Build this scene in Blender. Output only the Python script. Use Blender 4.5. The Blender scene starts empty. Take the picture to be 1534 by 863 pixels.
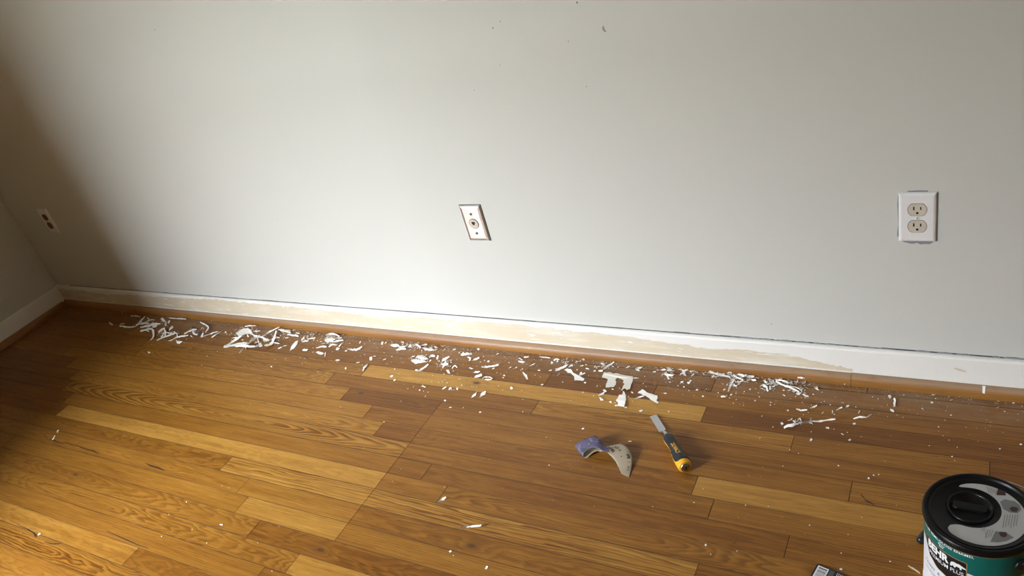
import bpy, bmesh, math, random
from mathutils import Vector, Matrix, Euler
C = bpy.context.scene.collection
scene = bpy.context.scene
# ---------------- camera ----------------
YAW, PITCH, ROLL = -0.62848912, 0.52312323, -0.29473898
cam_d = bpy.data.cameras.new('camera'); cam = bpy.data.objects.new('camera', cam_d); C.objects.link(cam)
fw = Vector((math.sin(YAW)*math.cos(PITCH), math.cos(YAW)*math.cos(PITCH), -math.sin(PITCH)))
r0 = Vector((math.cos(YAW), -math.sin(YAW), 0)); u0 = r0.cross(fw)
ri = r0*math.cos(ROLL) + u0*math.sin(ROLL); up = -r0*math.sin(ROLL) + u0*math.cos(ROLL)
M = Matrix((ri, up, -fw)).transposed().to_4x4(); M.translation = Vector((2.339978, -1.588576, 1.348895))
cam.matrix_world = M
cam_d.sensor_fit = 'HORIZONTAL'; cam_d.sensor_width = 36.0; cam_d.lens = 36.0*1171.8346/1534
cam_d.clip_start = 0.02; cam_d.clip_end = 200
scene.camera = cam
# ---------------- world, daylight, exposure ----------------
wd = bpy.data.worlds.new('daylight'); scene.world = wd; wd.use_nodes = True
SKY = 136.0
# overcast sky: luminance (1 + 2 sin(elevation)) / 3, the same all round
bg = wd.node_tree.nodes['Background']; bg.inputs['Color'].default_value = (0.86, 0.945, 1.03, 1)
_n, _l = wd.node_tree.nodes, wd.node_tree.links
_g = _n.new('ShaderNodeTexCoord'); _s = _n.new('ShaderNodeSeparateXYZ'); _l.new(_g.outputs['Generated'], _s.inputs[0])
_c = _n.new('ShaderNodeMath'); _c.operation = 'MAXIMUM'; _l.new(_s.outputs[2], _c.inputs[0]); _c.inputs[1].default_value = 0.0
_m = _n.new('ShaderNodeMath'); _m.operation = 'MULTIPLY_ADD'; _l.new(_c.outputs[0], _m.inputs[0]); _m.inputs[1].default_value = SKY*2/3; _m.inputs[2].default_value = SKY/3
_l.new(_m.outputs[0], bg.inputs['Strength'])
X0 = -1.266            # left wall
XR, YF, ZC = 3.35, -2.80, 2.42
WX0, WX1, WZ0, WZ1, WT = -0.95, 0.15, 0.85, 2.10, 0.15   # window opening in the front wall, behind the camera to the left
PX, PY = -0.225, -1.70                                     # end of the unseen partition, added to shade the back wall's left end
pd = bpy.data.lights.new('window_daylight', 'AREA'); pd.shape = 'RECTANGLE'; pd.size = WX1-WX0; pd.size_y = WZ1-WZ0
pd.cycles.is_portal = True
po = bpy.data.objects.new('window_daylight', pd); C.objects.link(po)
po.location = ((WX0+WX1)/2, YF-WT-0.02, (WZ0+WZ1)/2)
po.rotation_euler = Vector((0,1,0)).to_track_quat('-Z','Z').to_euler()
scene.view_settings.view_transform = 'Standard'; scene.view_settings.look = 'None'
scene.view_settings.exposure = 0.0; scene.view_settings.gamma = 1.0; scene.view_settings.use_curve_mapping = False

# ---------------- helpers ----------------
def link(name, bm, mat, parent=None, smooth=False, loc=None):
    me = bpy.data.meshes.new(name); bm.to_mesh(me); bm.free()
    for m in (mat if isinstance(mat, (list, tuple)) else [mat]): me.materials.append(m)
    if smooth:
        for p in me.polygons: p.use_smooth = True
    o = bpy.data.objects.new(name, me); C.objects.link(o)
    if loc is not None: o.location = loc
    if parent is not None: o.parent = parent
    return o
def empty(name, loc=(0,0,0), rot=(0,0,0)):
    o = bpy.data.objects.new(name, None); C.objects.link(o); o.location = loc; o.rotation_euler = rot; o.empty_display_size = 0.02
    return o
def tag(o, label=None, cat=None, group=None, kind=None):
    if label: o['label'] = label
    if cat: o['category'] = cat
    if group: o['group'] = group
    if kind: o['kind'] = kind
    return o
def box(bm, x0, x1, y0, y1, z0, z1, mi=0):
    v = [bm.verts.new(p) for p in ((x0,y0,z0),(x1,y0,z0),(x1,y1,z0),(x0,y1,z0),(x0,y0,z1),(x1,y0,z1),(x1,y1,z1),(x0,y1,z1))]
    for f in ((3,2,1,0),(4,5,6,7),(0,1,5,4),(1,2,6,5),(2,3,7,6),(3,0,4,7)):
        bm.faces.new([v[i] for i in f]).material_index = mi
    return v
def prism(bm, pts, f0, f1, mi=0):
    """closed outline pts; f0/f1 map a 2D point to the 3D bottom / top"""
    a = [bm.verts.new(f0(p)) for p in pts]; b = [bm.verts.new(f1(p)) for p in pts]
    n = len(pts)
    fs = [bm.faces.new(a[::-1]), bm.faces.new(b)]
    for i in range(n): fs.append(bm.faces.new((a[i], a[(i+1)%n], b[(i+1)%n], b[i])))
    for f in fs: f.material_index = mi
    return fs
def lathe(bm, prof, n=64, a0=0, a1=2*math.pi, mi=0, axis='z', close=False):
    full = abs(a1-a0-2*math.pi) < 1e-6
    cols = []
    for k in range(n if full else n+1):
        a = a0+(a1-a0)*k/n; cs, sn = math.cos(a), math.sin(a)
        if axis == 'z': cols.append([bm.verts.new((r*cs, r*sn, z)) for r, z in prof])
        else: cols.append([bm.verts.new((z, r*cs, r*sn)) for r, z in prof])   # along x
    m = len(cols)
    for k in range(m if full else m-1):
        A, B = cols[k], cols[(k+1) % m]
        for i in range(len(prof)-1):
            if prof[i][0] < 1e-7: f = bm.faces.new((A[i], B[i+1], A[i+1]))
            elif prof[i+1][0] < 1e-7: f = bm.faces.new((A[i], B[i], A[i+1]))
            else: f = bm.faces.new((A[i], B[i], B[i+1], A[i+1]))
            f.material_index = mi
    bmesh.ops.remove_doubles(bm, verts=bm.verts, dist=1e-7)
    return cols
def fixn(bm): bmesh.ops.recalc_face_normals(bm, faces=bm.faces)
def tube(bm, pts, r, n=10):
    rings = []
    for i, p in enumerate(pts):
        p = Vector(p); d = (Vector(pts[min(i+1, len(pts)-1)])-Vector(pts[max(i-1, 0)])).normalized()
        s = d.cross(Vector((0,0,1)));  s = s.normalized() if s.length > 1e-4 else Vector((1,0,0))
        t = d.cross(s)
        rr = r[i] if isinstance(r, (list, tuple)) else r
        rings.append([bm.verts.new(p+s*math.cos(6.28318*k/n)*rr+t*math.sin(6.28318*k/n)*rr) for k in range(n)])
    for a, b in zip(rings, rings[1:]):
        for k in range(n): bm.faces.new((a[k], a[(k+1)%n], b[(k+1)%n], b[k]))
    bm.faces.new(rings[0][::-1]); bm.faces.new(rings[-1])
    fixn(bm)
def text_bm(body, size, align='CENTER', extrude=0.0, cut=None, bold=0.0, squash=1.0, spacing=1.0):
    cu = bpy.data.curves.new('lettering', 'FONT'); cu.body = body; cu.size = size; cu.align_x = align; cu.align_y = 'CENTER'
    cu.offset = bold; cu.space_character = spacing; cu.resolution_u = 3
    o = bpy.data.objects.new('lettering', cu); C.objects.link(o)
    bpy.context.view_layer.update()
    me = bpy.data.meshes.new_from_object(o.evaluated_get(bpy.context.evaluated_depsgraph_get()))
    bpy.data.objects.remove(o); bm = bmesh.new(); bm.from_mesh(me); bpy.data.meshes.remove(me)
    for v in bm.verts: v.co.x *= squash
    if cut:
        xs = [v.co.x for v in bm.verts]; x = min(xs)+cut
        while x < max(xs):
            bmesh.ops.bisect_plane(bm, geom=bm.verts[:]+bm.edges[:]+bm.faces[:], plane_co=(x,0,0), plane_no=(1,0,0)); x += cut
    return bm

# ---------------- materials ----------------
def mat(name, col=(0.5,0.5,0.5), rough=0.5, metal=0.0, spec=0.5, coat=0.0):
    m = bpy.data.materials.new(name); m.use_nodes = True; b = m.node_tree.nodes['Principled BSDF']
    b.inputs['Base Color'].default_value = (*col, 1); b.inputs['Roughness'].default_value = rough
    b.inputs['Metallic'].default_value = metal; b.inputs['Specular IOR Level'].default_value = spec; b.inputs['Coat Weight'].default_value = coat
    return m
class NG:
    def __init__(s, m): s.nt = m.node_tree; s.N = s.nt.nodes; s.L = s.nt.links; s.b = s.N['Principled BSDF']
    def put(s, sock, v):
        if v is None: return
        if hasattr(v, 'is_output') or isinstance(v, bpy.types.NodeSocket): s.L.new(v, sock)
        else:
            if isinstance(v, (tuple, list)) and len(v) == 3 and sock.type == 'RGBA': v = (*v, 1)
            sock.default_value = v
    def m(s, op, a, b=None, c=None, clamp=False):
        n = s.N.new('ShaderNodeMath'); n.operation = op; n.use_clamp = clamp
        for i, v in enumerate((a, b, c)): s.put(n.inputs[i], v)
        return n.outputs[0]
    def attr(s, name):
        n = s.N.new('ShaderNodeAttribute'); n.attribute_type = 'OBJECT'; n.attribute_name = name; return n.outputs['Fac']
    def pos(s):
        n = s.N.new('ShaderNodeNewGeometry'); return n.outputs['Position']
    def sep(s, v):
        n = s.N.new('ShaderNodeSeparateXYZ'); s.L.new(v, n.inputs[0]); return n.outputs
    def comb(s, x, y, z):
        n = s.N.new('ShaderNodeCombineXYZ'); [s.put(n.inputs[i], v) for i, v in enumerate((x, y, z))]; return n.outputs[0]
    def noise(s, vec, scale=1.0, detail=3.0, rough=0.5, dist=0.0):
        n = s.N.new('ShaderNodeTexNoise'); s.put(n.inputs['Vector'], vec); n.inputs['Scale'].default_value = scale
        n.inputs['Detail'].default_value = detail; n.inputs['Roughness'].default_value = rough; n.inputs['Distortion'].default_value = dist
        return n.outputs['Fac']
    def ramp(s, f, stops, interp='LINEAR'):
        n = s.N.new('ShaderNodeValToRGB'); s.put(n.inputs[0], f); cr = n.color_ramp; cr.interpolation = interp
        while len(cr.elements) < len(stops): cr.elements.new(0.5)
        for e, (p, c) in zip(cr.elements, stops):
            e.position = p; e.color = (c, c, c, 1) if isinstance(c, (int, float)) else (*c, 1)
        return n.outputs[0]
    def mix(s, f, a, b, mode='MIX'):
        n = s.N.new('ShaderNodeMix'); n.data_type = 'RGBA'; n.blend_type = mode
        s.put(n.inputs[0], f); s.put(n.inputs[6], a); s.put(n.inputs[7], b); return n.outputs[2]
    def step(s, x, lo, hi):
        n = s.N.new('ShaderNodeMapRange'); n.interpolation_type = 'SMOOTHSTEP'; s.put(n.inputs[0], x)
        s.put(n.inputs[1], lo); s.put(n.inputs[2], hi); return n.outputs[0]
    def bump(s, h, dist, strength=1.0):
        n = s.N.new('ShaderNodeBump'); s.put(n.inputs['Height'], h); n.inputs['Distance'].default_value = dist; n.inputs['Strength'].default_value = strength
        s.L.new(n.outputs[0], s.b.inputs['Normal'])
    def col(s, c): s.L.new(c, s.b.inputs['Base Color'])
    def rgh(s, r): s.L.new(r, s.b.inputs['Roughness'])

def wood_floor():
    m = mat('oak_plank', rough=0.4, spec=0.35); g = NG(m)
    P = g.pos(); x, y, z = g.sep(P)
    tone, seed, yc, d0, sl, rc, xc, off, kx, ky, fq, nz = [g.attr(a) for a in ('tone','seed','yc','d0','slope','ringc','xc','off','kx','ky','fq','nz')]
    yl = g.m('SUBTRACT', y, yc)
    n1 = g.noise(g.comb(g.m('MULTIPLY', x, 3.2), g.m('MULTIPLY', yl, 9.0), seed), 1.0, 3.0, 0.55)
    n2 = g.noise(g.comb(g.m('MULTIPLY', x, 11.0), g.m('MULTIPLY', yl, 30.0), g.m('ADD', seed, 7.3)), 1.0, 2.0, 0.5)
    kd = g.m('SQRT', g.m('ADD', g.m('POWER', g.m('DIVIDE', g.m('SUBTRACT', x, kx), 0.022), 2.0), g.m('POWER', g.m('DIVIDE', g.m('SUBTRACT', y, ky), 0.010), 2.0)))
    kf = g.m('POWER', 2.718, g.m('MULTIPLY', g.m('MULTIPLY', kd, kd), -0.35))
    D = g.m('ADD', g.m('ADD', d0, g.m('MULTIPLY', sl, g.m('SUBTRACT', x, xc))), g.m('ADD', g.m('MULTIPLY', g.m('MULTIPLY', g.m('SUBTRACT', n1, 0.5), 0.050), nz), g.m('MULTIPLY', kf, 0.012)))
    Y = g.m('ADD', g.m('ADD', yl, off), g.m('MULTIPLY', g.m('SUBTRACT', n2, 0.5), 0.006))
    r = g.m('SQRT', g.m('ADD', g.m('MULTIPLY', D, D), g.m('MULTIPLY', Y, Y)))
    n3 = g.noise(g.comb(g.m('MULTIPLY', x, 2.2), g.m('MULTIPLY', y, 55.0), g.m('ADD', seed, 5.5)), 1.0, 3.0, 0.55)
    rw = g.m('ADD', g.m('MULTIPLY', r, fq), g.m('MULTIPLY', nz, g.m('ADD', g.m('MULTIPLY', n1, 2.0), g.m('MULTIPLY', n3, 3.4))))
    fr = g.m('FRACT', rw)
    ring = g.m('MULTIPLY', g.step(fr, 0.10, 0.80), g.m('SUBTRACT', 1.0, g.step(fr, 0.86, 1.0)))
    ring = g.m('MULTIPLY', ring, g.m('ADD', 0.5, g.m('MULTIPLY', g.step(n3, 0.3, 0.65), 0.5)))
    pores = g.noise(g.comb(g.m('MULTIPLY', x, 26.0), g.m('MULTIPLY', y, 620.0), seed), 1.0, 3.0, 0.65)
    flk = g.noise(g.comb(g.m('MULTIPLY', x, 5.0), g.m('MULTIPLY', y, 95.0), g.m('ADD', seed, 3.1)), 1.0, 4.0, 0.6)
    big = g.noise(g.comb(g.m('MULTIPLY', x, 2.0), g.m('MULTIPLY', y, 14.0), g.m('ADD', seed, 9.7)), 1.0, 2.0, 0.5)
    t2 = g.m('ADD', g.m('MULTIPLY_ADD', tone, 0.82, 0.09), g.m('ADD', g.m('MULTIPLY', g.m('SUBTRACT', big, 0.5), 0.34), g.m('MULTIPLY', g.m('SUBTRACT', flk, 0.5), 0.60)))
    base = g.ramp(t2, [(0.0, (0.115,0.037,0.005)), (0.3, (0.203,0.076,0.010)), (0.6, (0.322,0.142,0.021)), (1.0, (0.510,0.272,0.056))])
    pm = g.step(pores, 0.50, 0.72)
    c = g.mix(g.m('MULTIPLY', ring, rc), base, g.mix(1.0, base, (0.34,0.23,0.15), 'MULTIPLY'))
    c = g.mix(g.m('MULTIPLY', pm, g.m('ADD', 0.42, g.m('MULTIPLY', ring, 0.3))), c, g.mix(1.0, c, (0.45,0.34,0.26), 'MULTIPLY'))
    kk = g.m('SUBTRACT', 1.0, g.step(kd, 0.25, 0.75))
    c = g.mix(g.m('MULTIPLY', kk, 0.85), c, (0.045,0.018,0.008))
    c = g.mix(g.m('MULTIPLY', kf, 0.3), c, (0.13,0.055,0.018))
    # sanding / plaster dust lying along the moulding
    dn = g.noise(P, 14.0, 5.0, 0.65); dn2 = g.noise(P, 3.0, 2.0, 0.5)
    dm = g.m('MULTIPLY', g.step(y, g.m('ADD', -0.175, g.m('MULTIPLY', dn2, 0.05)), -0.025), g.step(dn, 0.15, 0.75), clamp=True)
    dm = g.m('MULTIPLY', dm, g.step(x, -0.9, -0.2))
    c = g.mix(g.m('MULTIPLY', dm, 0.45), c, (0.36,0.29,0.215))
    g.col(c)
    g.rgh(g.m('ADD', g.m('ADD', 0.30, g.m('MULTIPLY', pm, 0.08)), g.m('ADD', g.m('MULTIPLY', dm, 0.4), g.m('MULTIPLY', dn2, 0.12))))
    g.bump(g.m('SUBTRACT', g.m('MULTIPLY', dn2, 2.0), g.m('ADD', g.m('MULTIPLY', pm, 0.10), g.m('MULTIPLY', ring, 0.06))), 0.0008, 0.5)
    return m
WOOD = wood_floor()
def wall_paint():
    m = mat('grey_wall_paint', rough=0.62, spec=0.3); g = NG(m); P = g.pos(); x, y, z = g.sep(P)
    st = g.noise(g.comb(g.m('MULTIPLY', x, 60.0), y, g.m('MULTIPLY', z, 7.0)), 1.0, 4.0, 0.6)      # roller and brush streaks
    msk = g.step(g.noise(P, 2.2, 2.0, 0.5), 0.50, 0.72)
    pe = g.noise(P, 260.0, 3.0, 0.55); lo = g.noise(P, 1.3, 2.0, 0.5)
    g.col(g.mix(lo, (0.582,0.570,0.530), (0.604,0.592,0.552)))
    h = g.m('ADD', g.m('ADD', g.m('MULTIPLY', g.m('MULTIPLY', st, msk), 0.9), g.m('MULTIPLY', pe, 0.10)), g.m('MULTIPLY', g.noise(P, 9.0, 3.0, 0.5), 0.9))
    g.bump(h, 0.0011, 0.55)
    return m
WALL = wall_paint()
def scraped():
    m = mat('scraped_baseboard', rough=0.5); g = NG(m); P = g.pos(); x, y, z = g.sep(P)
    # lower limit of the paint that is still left along the top edge, as a height over x
    n = g.N.new('ShaderNodeFloatCurve'); g.put(n.inputs['Value'], g.m('DIVIDE', g.m('ADD', x, 1.3), 4.0))
    cv = n.mapping.curves[0]; pts = [(-1.3,.086),(-1.1,.085),(-.9,.076),(-.6,.086),(-.2,.094),(.15,.092),(.45,.085),(.62,.078),(.8,.090),(.95,.086),(1.1,.094),(1.3,.090),(1.45,.086),(1.6,.076),(1.75,.062),(1.84,.072),(1.95,.066),(2.02,.052),(2.09,.038),(2.15,.0)]
    pts = [(((a+1.3)/4.0), b*8) for a, b in pts]; pts.append((1.0, 0.0))
    while len(cv.points) < len(pts): cv.points.new(0.5, 0.5)
    for p, (a, b) in zip(cv.points, pts): p.location = (a, b); p.handle_type = 'VECTOR'
    n.mapping.update()
    lim = g.m('DIVIDE', n.outputs[0], 8.0)
    e = g.noise(g.comb(g.m('MULTIPLY', x, 20.0), 0.0, g.m('MULTIPLY', z, 75.0)), 1.0, 6.0, 0.7)
    e2 = g.noise(g.comb(g.m('MULTIPLY', x, 11.0), 3.0, g.m('MULTIPLY', z, 75.0)), 1.0, 6.0, 0.66)
    top = g.m('GREATER_THAN', z, g.m('ADD', lim, g.m('MULTIPLY', g.m('SUBTRACT', e, 0.5), 0.034)))
    bot = g.m('LESS_THAN', z, g.m('ADD', 0.0315, g.m('MULTIPLY', g.m('SUBTRACT', e, 0.42), 0.012)))
    isl = g.m('GREATER_THAN', e2, 0.608)
    pm = g.m('MAXIMUM', g.m('MAXIMUM', top, bot), isl)
    # one tan chip in the painted right end
    chip = g.m('LESS_THAN', g.m('ADD', g.m('POWER', g.m('DIVIDE', g.m('SUBTRACT', x, 2.318), 0.013), 2.0), g.m('POWER', g.m('DIVIDE', g.m('ADD', g.m('SUBTRACT', z, 0.066), g.m('MULTIPLY', g.m('SUBTRACT', x, 2.318), 0.3)), 0.0035), 2.0)), g.m('ADD', 0.4, e))
    pm = g.m('MULTIPLY', pm, g.m('SUBTRACT', 1.0, chip))
    gr = g.noise(g.comb(g.m('MULTIPLY', x, 3.0), 0.0, g.m('MULTIPLY', z, 240.0)), 1.0, 4.0, 0.6)
    bl = g.noise(g.comb(g.m('MULTIPLY', x, 5.0), 5.0, g.m('MULTIPLY', z, 30.0)), 1.0, 3.0, 0.6)
    bare = g.mix(gr, (0.60,0.50,0.36), (0.70,0.61,0.465)); bare = g.mix(g.step(bl, 0.45, 0.7), bare, (0.73,0.665,0.55))
    g.col(g.mix(pm, bare, (0.82,0.79,0.745)))
    g.rgh(g.m('SUBTRACT', 0.62, g.m('MULTIPLY', pm, 0.22)))
    g.bump(g.m('ADD', pm, g.m('MULTIPLY', gr, 0.12)), 0.0005, 0.8)
    return m
BBM = scraped()
def painted_white():
    m = mat('white_trim_paint', (0.79,0.76,0.71), 0.38); g = NG(m); P = g.pos()
    g.bump(g.noise(P, 40.0, 3.0, 0.5), 0.0006, 0.5); return m
WHITE = painted_white()
def shoe_mat():
    m = mat('stained_moulding', rough=0.32, spec=0.5); g = NG(m); P = g.pos(); x, y, z = g.sep(P)
    gr = g.noise(g.comb(g.m('MULTIPLY', g.m('ADD', x, y), 7.0), 0.0, g.m('MULTIPLY', z, 190.0)), 1.0, 4.0, 0.6)
    lo = g.noise(g.comb(g.m('MULTIPLY', x, 2.0), g.m('MULTIPLY', y, 2.0), 0.0), 1.0, 3.0, 0.5)
    c = g.mix(gr, (0.185,0.074,0.016), (0.42,0.200,0.046)); c = g.mix(g.step(lo, 0.35, 0.7), c, g.mix(1.0, c, (0.70,0.60,0.5), 'MULTIPLY'))
    du = g.noise(g.comb(g.m('MULTIPLY', x, 30.0), g.m('MULTIPLY', y, 60.0), g.m('MULTIPLY', z, 60.0)), 1.0, 4.0, 0.6)
    dm = g.m('MULTIPLY', g.step(z, 0.0175, 0.0255), g.step(du, 0.15, 0.5)); dm = g.m('MULTIPLY', dm, g.step(x, -1.0, -0.1))
    fl = g.m('GREATER_THAN', g.noise(g.comb(g.m('MULTIPLY', x, 24.0), 1.0, g.m('MULTIPLY', z, 160.0)), 1.0, 3.0, 0.5), 0.72)
    c = g.mix(g.m('MULTIPLY', dm, 0.62), c, (0.34,0.25,0.175)); c = g.mix(g.m('MULTIPLY', fl, 0.55), c, (0.62,0.52,0.44)); g.col(c)
    g.rgh(g.m('ADD', 0.42, g.m('MULTIPLY', dm, 0.35)))
    return m
SHOE = shoe_mat()
def speck(name, col, rough, sc=300.0, amt=0.15, **k):
    m = mat(name, col, rough, **k); g = NG(m); n = g.noise(g.pos(), sc, 3.0, 0.6)
    g.col(g.mix(n, tuple(c*(1-amt) for c in col), tuple(min(1, c*(1+amt)) for c in col))); g.bump(n, 0.0002, 0.3); return m
CHIP = speck('white_paint_chip', (0.90,0.88,0.84), 0.5, 180, 0.05)
CREAM = speck('cream_paint_chip', (0.72,0.68,0.60), 0.55, 120, 0.07)
GREYC = speck('grey_paint_chip', (0.44,0.42,0.40), 0.6, 120, 0.1)
BLUEC = speck('blue_black_chip', (0.045,0.065,0.095), 0.5, 120, 0.3)
SLIV = speck('pale_splinter', (0.72,0.58,0.38), 0.55, 200, 0.12)
SUB = speck('subfloor_dark', (0.03,0.015,0.008), 0.8)
CRACK = speck('dark_split', (0.035,0.015,0.007), 0.7)
IVORY = speck('ivory_plastic', (0.60,0.52,0.42), 0.35, 200, 0.04)
PLATE = speck('white_plate_plastic', (0.78,0.75,0.74), 0.3, 200, 0.03)
BROWNP = speck('brown_plastic', (0.10,0.045,0.020), 0.35, 200, 0.1)
SLOT = mat('slot_black', (0.008,0.006,0.005), 0.6)
CHROME = speck('brushed_steel', (0.88,0.90,0.93), 0.30, 500, 0.03, metal=1.0)
STEEL = speck('chisel_steel', (0.50,0.50,0.50), 0.30, 500, 0.08, metal=1.0)
CAPST = speck('worn_steel_cap', (0.30,0.27,0.24), 0.38, 400, 0.3, metal=1.0)
YEL = speck('yellow_plastic', (0.86,0.42,0.02), 0.38, 300, 0.05)
GRIP = speck('black_rubber', (0.013,0.018,0.025), 0.42, 600, 0.15)
BLK = speck('black_plastic', (0.010,0.010,0.011), 0.30, 300, 0.1)
BLK2 = speck('black_lid_plastic', (0.0035,0.0035,0.004), 0.34, 300, 0.1, spec=0.32)
TEAL = speck('teal_print', (0.0,0.125,0.105), 0.35, 200, 0.04)
LABW = speck('white_label_print', (0.74,0.73,0.76), 0.4, 200, 0.03)
WTXT = mat('white_lettering', (0.85,0.85,0.85), 0.45)
GOLD = mat('gold_print', (0.42,0.26,0.09), 0.4)
GTXT = mat('grey_lettering', (0.22,0.22,0.24), 0.5)
LIDLAB = speck('grey_lid_label', (0.42,0.42,0.41), 0.45, 200, 0.04)
LIDD = speck('dark_grey_print', (0.17,0.17,0.17), 0.45, 200, 0.08)
BRNP = speck('brown_photo_print', (0.045,0.022,0.02), 0.45, 200, 0.2)
WIRE = speck('bail_wire', (0.55,0.53,0.50), 0.3, 300, 0.1, metal=1.0)
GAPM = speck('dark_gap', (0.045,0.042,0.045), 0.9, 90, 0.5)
OLDP = speck('old_blue_grey_paint', (0.25,0.256,0.275), 0.6, 90, 0.15)
SHADEW = speck('shade_partition_paint', (0.80,0.65,0.46), 0.8, 60, 0.03)  # colour of the added shade-casting partition
OTHERW = speck('beige_wall_paint', (0.34,0.26,0.18), 0.8, 60, 0.03)
CEIL = speck('ceiling_white', (0.62,0.58,0.52), 0.8, 60, 0.03)
GROUND = speck('outside_ground', (0.16,0.17,0.12), 0.9, 3, 0.3)
SKYBLK = speck('sky_blocker_green', (0.05,0.075,0.03), 0.9, 6, 0.4)  # colour of the added block that hides the low sky
SEAM = speck('seam_grime', (0.05,0.022,0.009), 0.75)

# ---------------- room shell ----------------
def struct(name, bm, m, parent=None, **k):
    o = link(name, bm, m, parent, **k)
    if parent is None: o['kind'] = 'structure'
    return o
bm = bmesh.new(); box(bm, X0-WT, XR+0.12, 0.0, 0.12, -0.02, ZC); WB = struct('wall_back', bm, WALL)
bm = bmesh.new(); box(bm, X0-WT, X0, YF-WT, -0.0005, -0.02, ZC); WLF = struct('wall_left', bm, WALL)
bm = bmesh.new(); box(bm, XR, XR+0.12, YF, -0.0005, -0.02, ZC); struct('wall_right', bm, OTHERW)
bm = bmesh.new(); a_, b_ = YF-WT, YF-0.0005
box(bm, X0, WX0, a_, b_, -0.02, ZC); box(bm, WX1, XR+0.12, a_, b_, -0.02, ZC); box(bm, WX0, WX1, a_, b_, -0.02, WZ0); box(bm, WX0, WX1, a_, b_, WZ1, ZC)
struct('wall_front', bm, OTHERW)
bm = bmesh.new(); box(bm, X0+.0005, PX, PY-0.10, PY, 0.001, ZC-.001); struct('added_shade_partition', bm, SHADEW)  # unseen partition, added and shaped to cast the soft shade at left
bm = bmesh.new(); box(bm, X0-WT, XR+0.12, YF-WT, 0.12, ZC+0.0005, ZC+0.1); struct('ceiling', bm, CEIL)
# window in the front wall (outside the frame, lets the daylight in)
win = empty('window_1', ((WX0+WX1)/2, YF, WZ0)); win['kind'] = 'structure'
def wpart(name, x0, x1, y0, y1, z0, z1, m=WHITE):
    bm = bmesh.new()
    box(bm, x0-win.location.x, x1-win.location.x, y0-win.location.y, y1-win.location.y, z0-win.location.z, z1-win.location.z)
    return link(name, bm, m, win)
ya, yb = YF-0.12, YF-0.08; zm = (WZ0+WZ1)/2
wpart('window_frame', WX0+.001, WX0+.035, ya, yb, WZ0+.001, WZ1-.001); wpart('window_frame', WX1-.035, WX1-.001, ya, yb, WZ0+.001, WZ1-.001)
wpart('window_frame', WX0+.036, WX1-.036, ya, yb, WZ0+.001, WZ0+.035); wpart('window_frame', WX0+.036, WX1-.036, ya, yb, WZ1-.035, WZ1-.001)
wpart('window_rail', WX0+.036, WX1-.036, ya, yb, zm-.015, zm+.015)
wpart('window_sill', WX0-.04, WX1+.04, YF+.001, YF+.05, WZ0-.02, WZ0)
wpart('window_casing', WX0-.07, WX0, YF+.0005, YF+.018, WZ0+.0005, WZ1+.07); wpart('window_casing', WX1, WX1+.07, YF+.0005, YF+.018, WZ0+.0005, WZ1+.07)
wpart('window_casing', WX0, WX1, YF+.0005, YF+.018, WZ1, WZ1+.07)
bm = bmesh.new(); box(bm, -40, 40, -40, YF-WT-.02, -0.75, -0.7); tag(link('outside_ground', bm, GROUND), kind='structure')
bm = bmesh.new(); box(bm, -14, 14, -10.5, -8.5, -0.7, 2.6); tag(link('added_sky_blocker', bm, SKYBLK), kind='structure')  # dark block added outside to cut low sky and dim the upper wall

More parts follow.
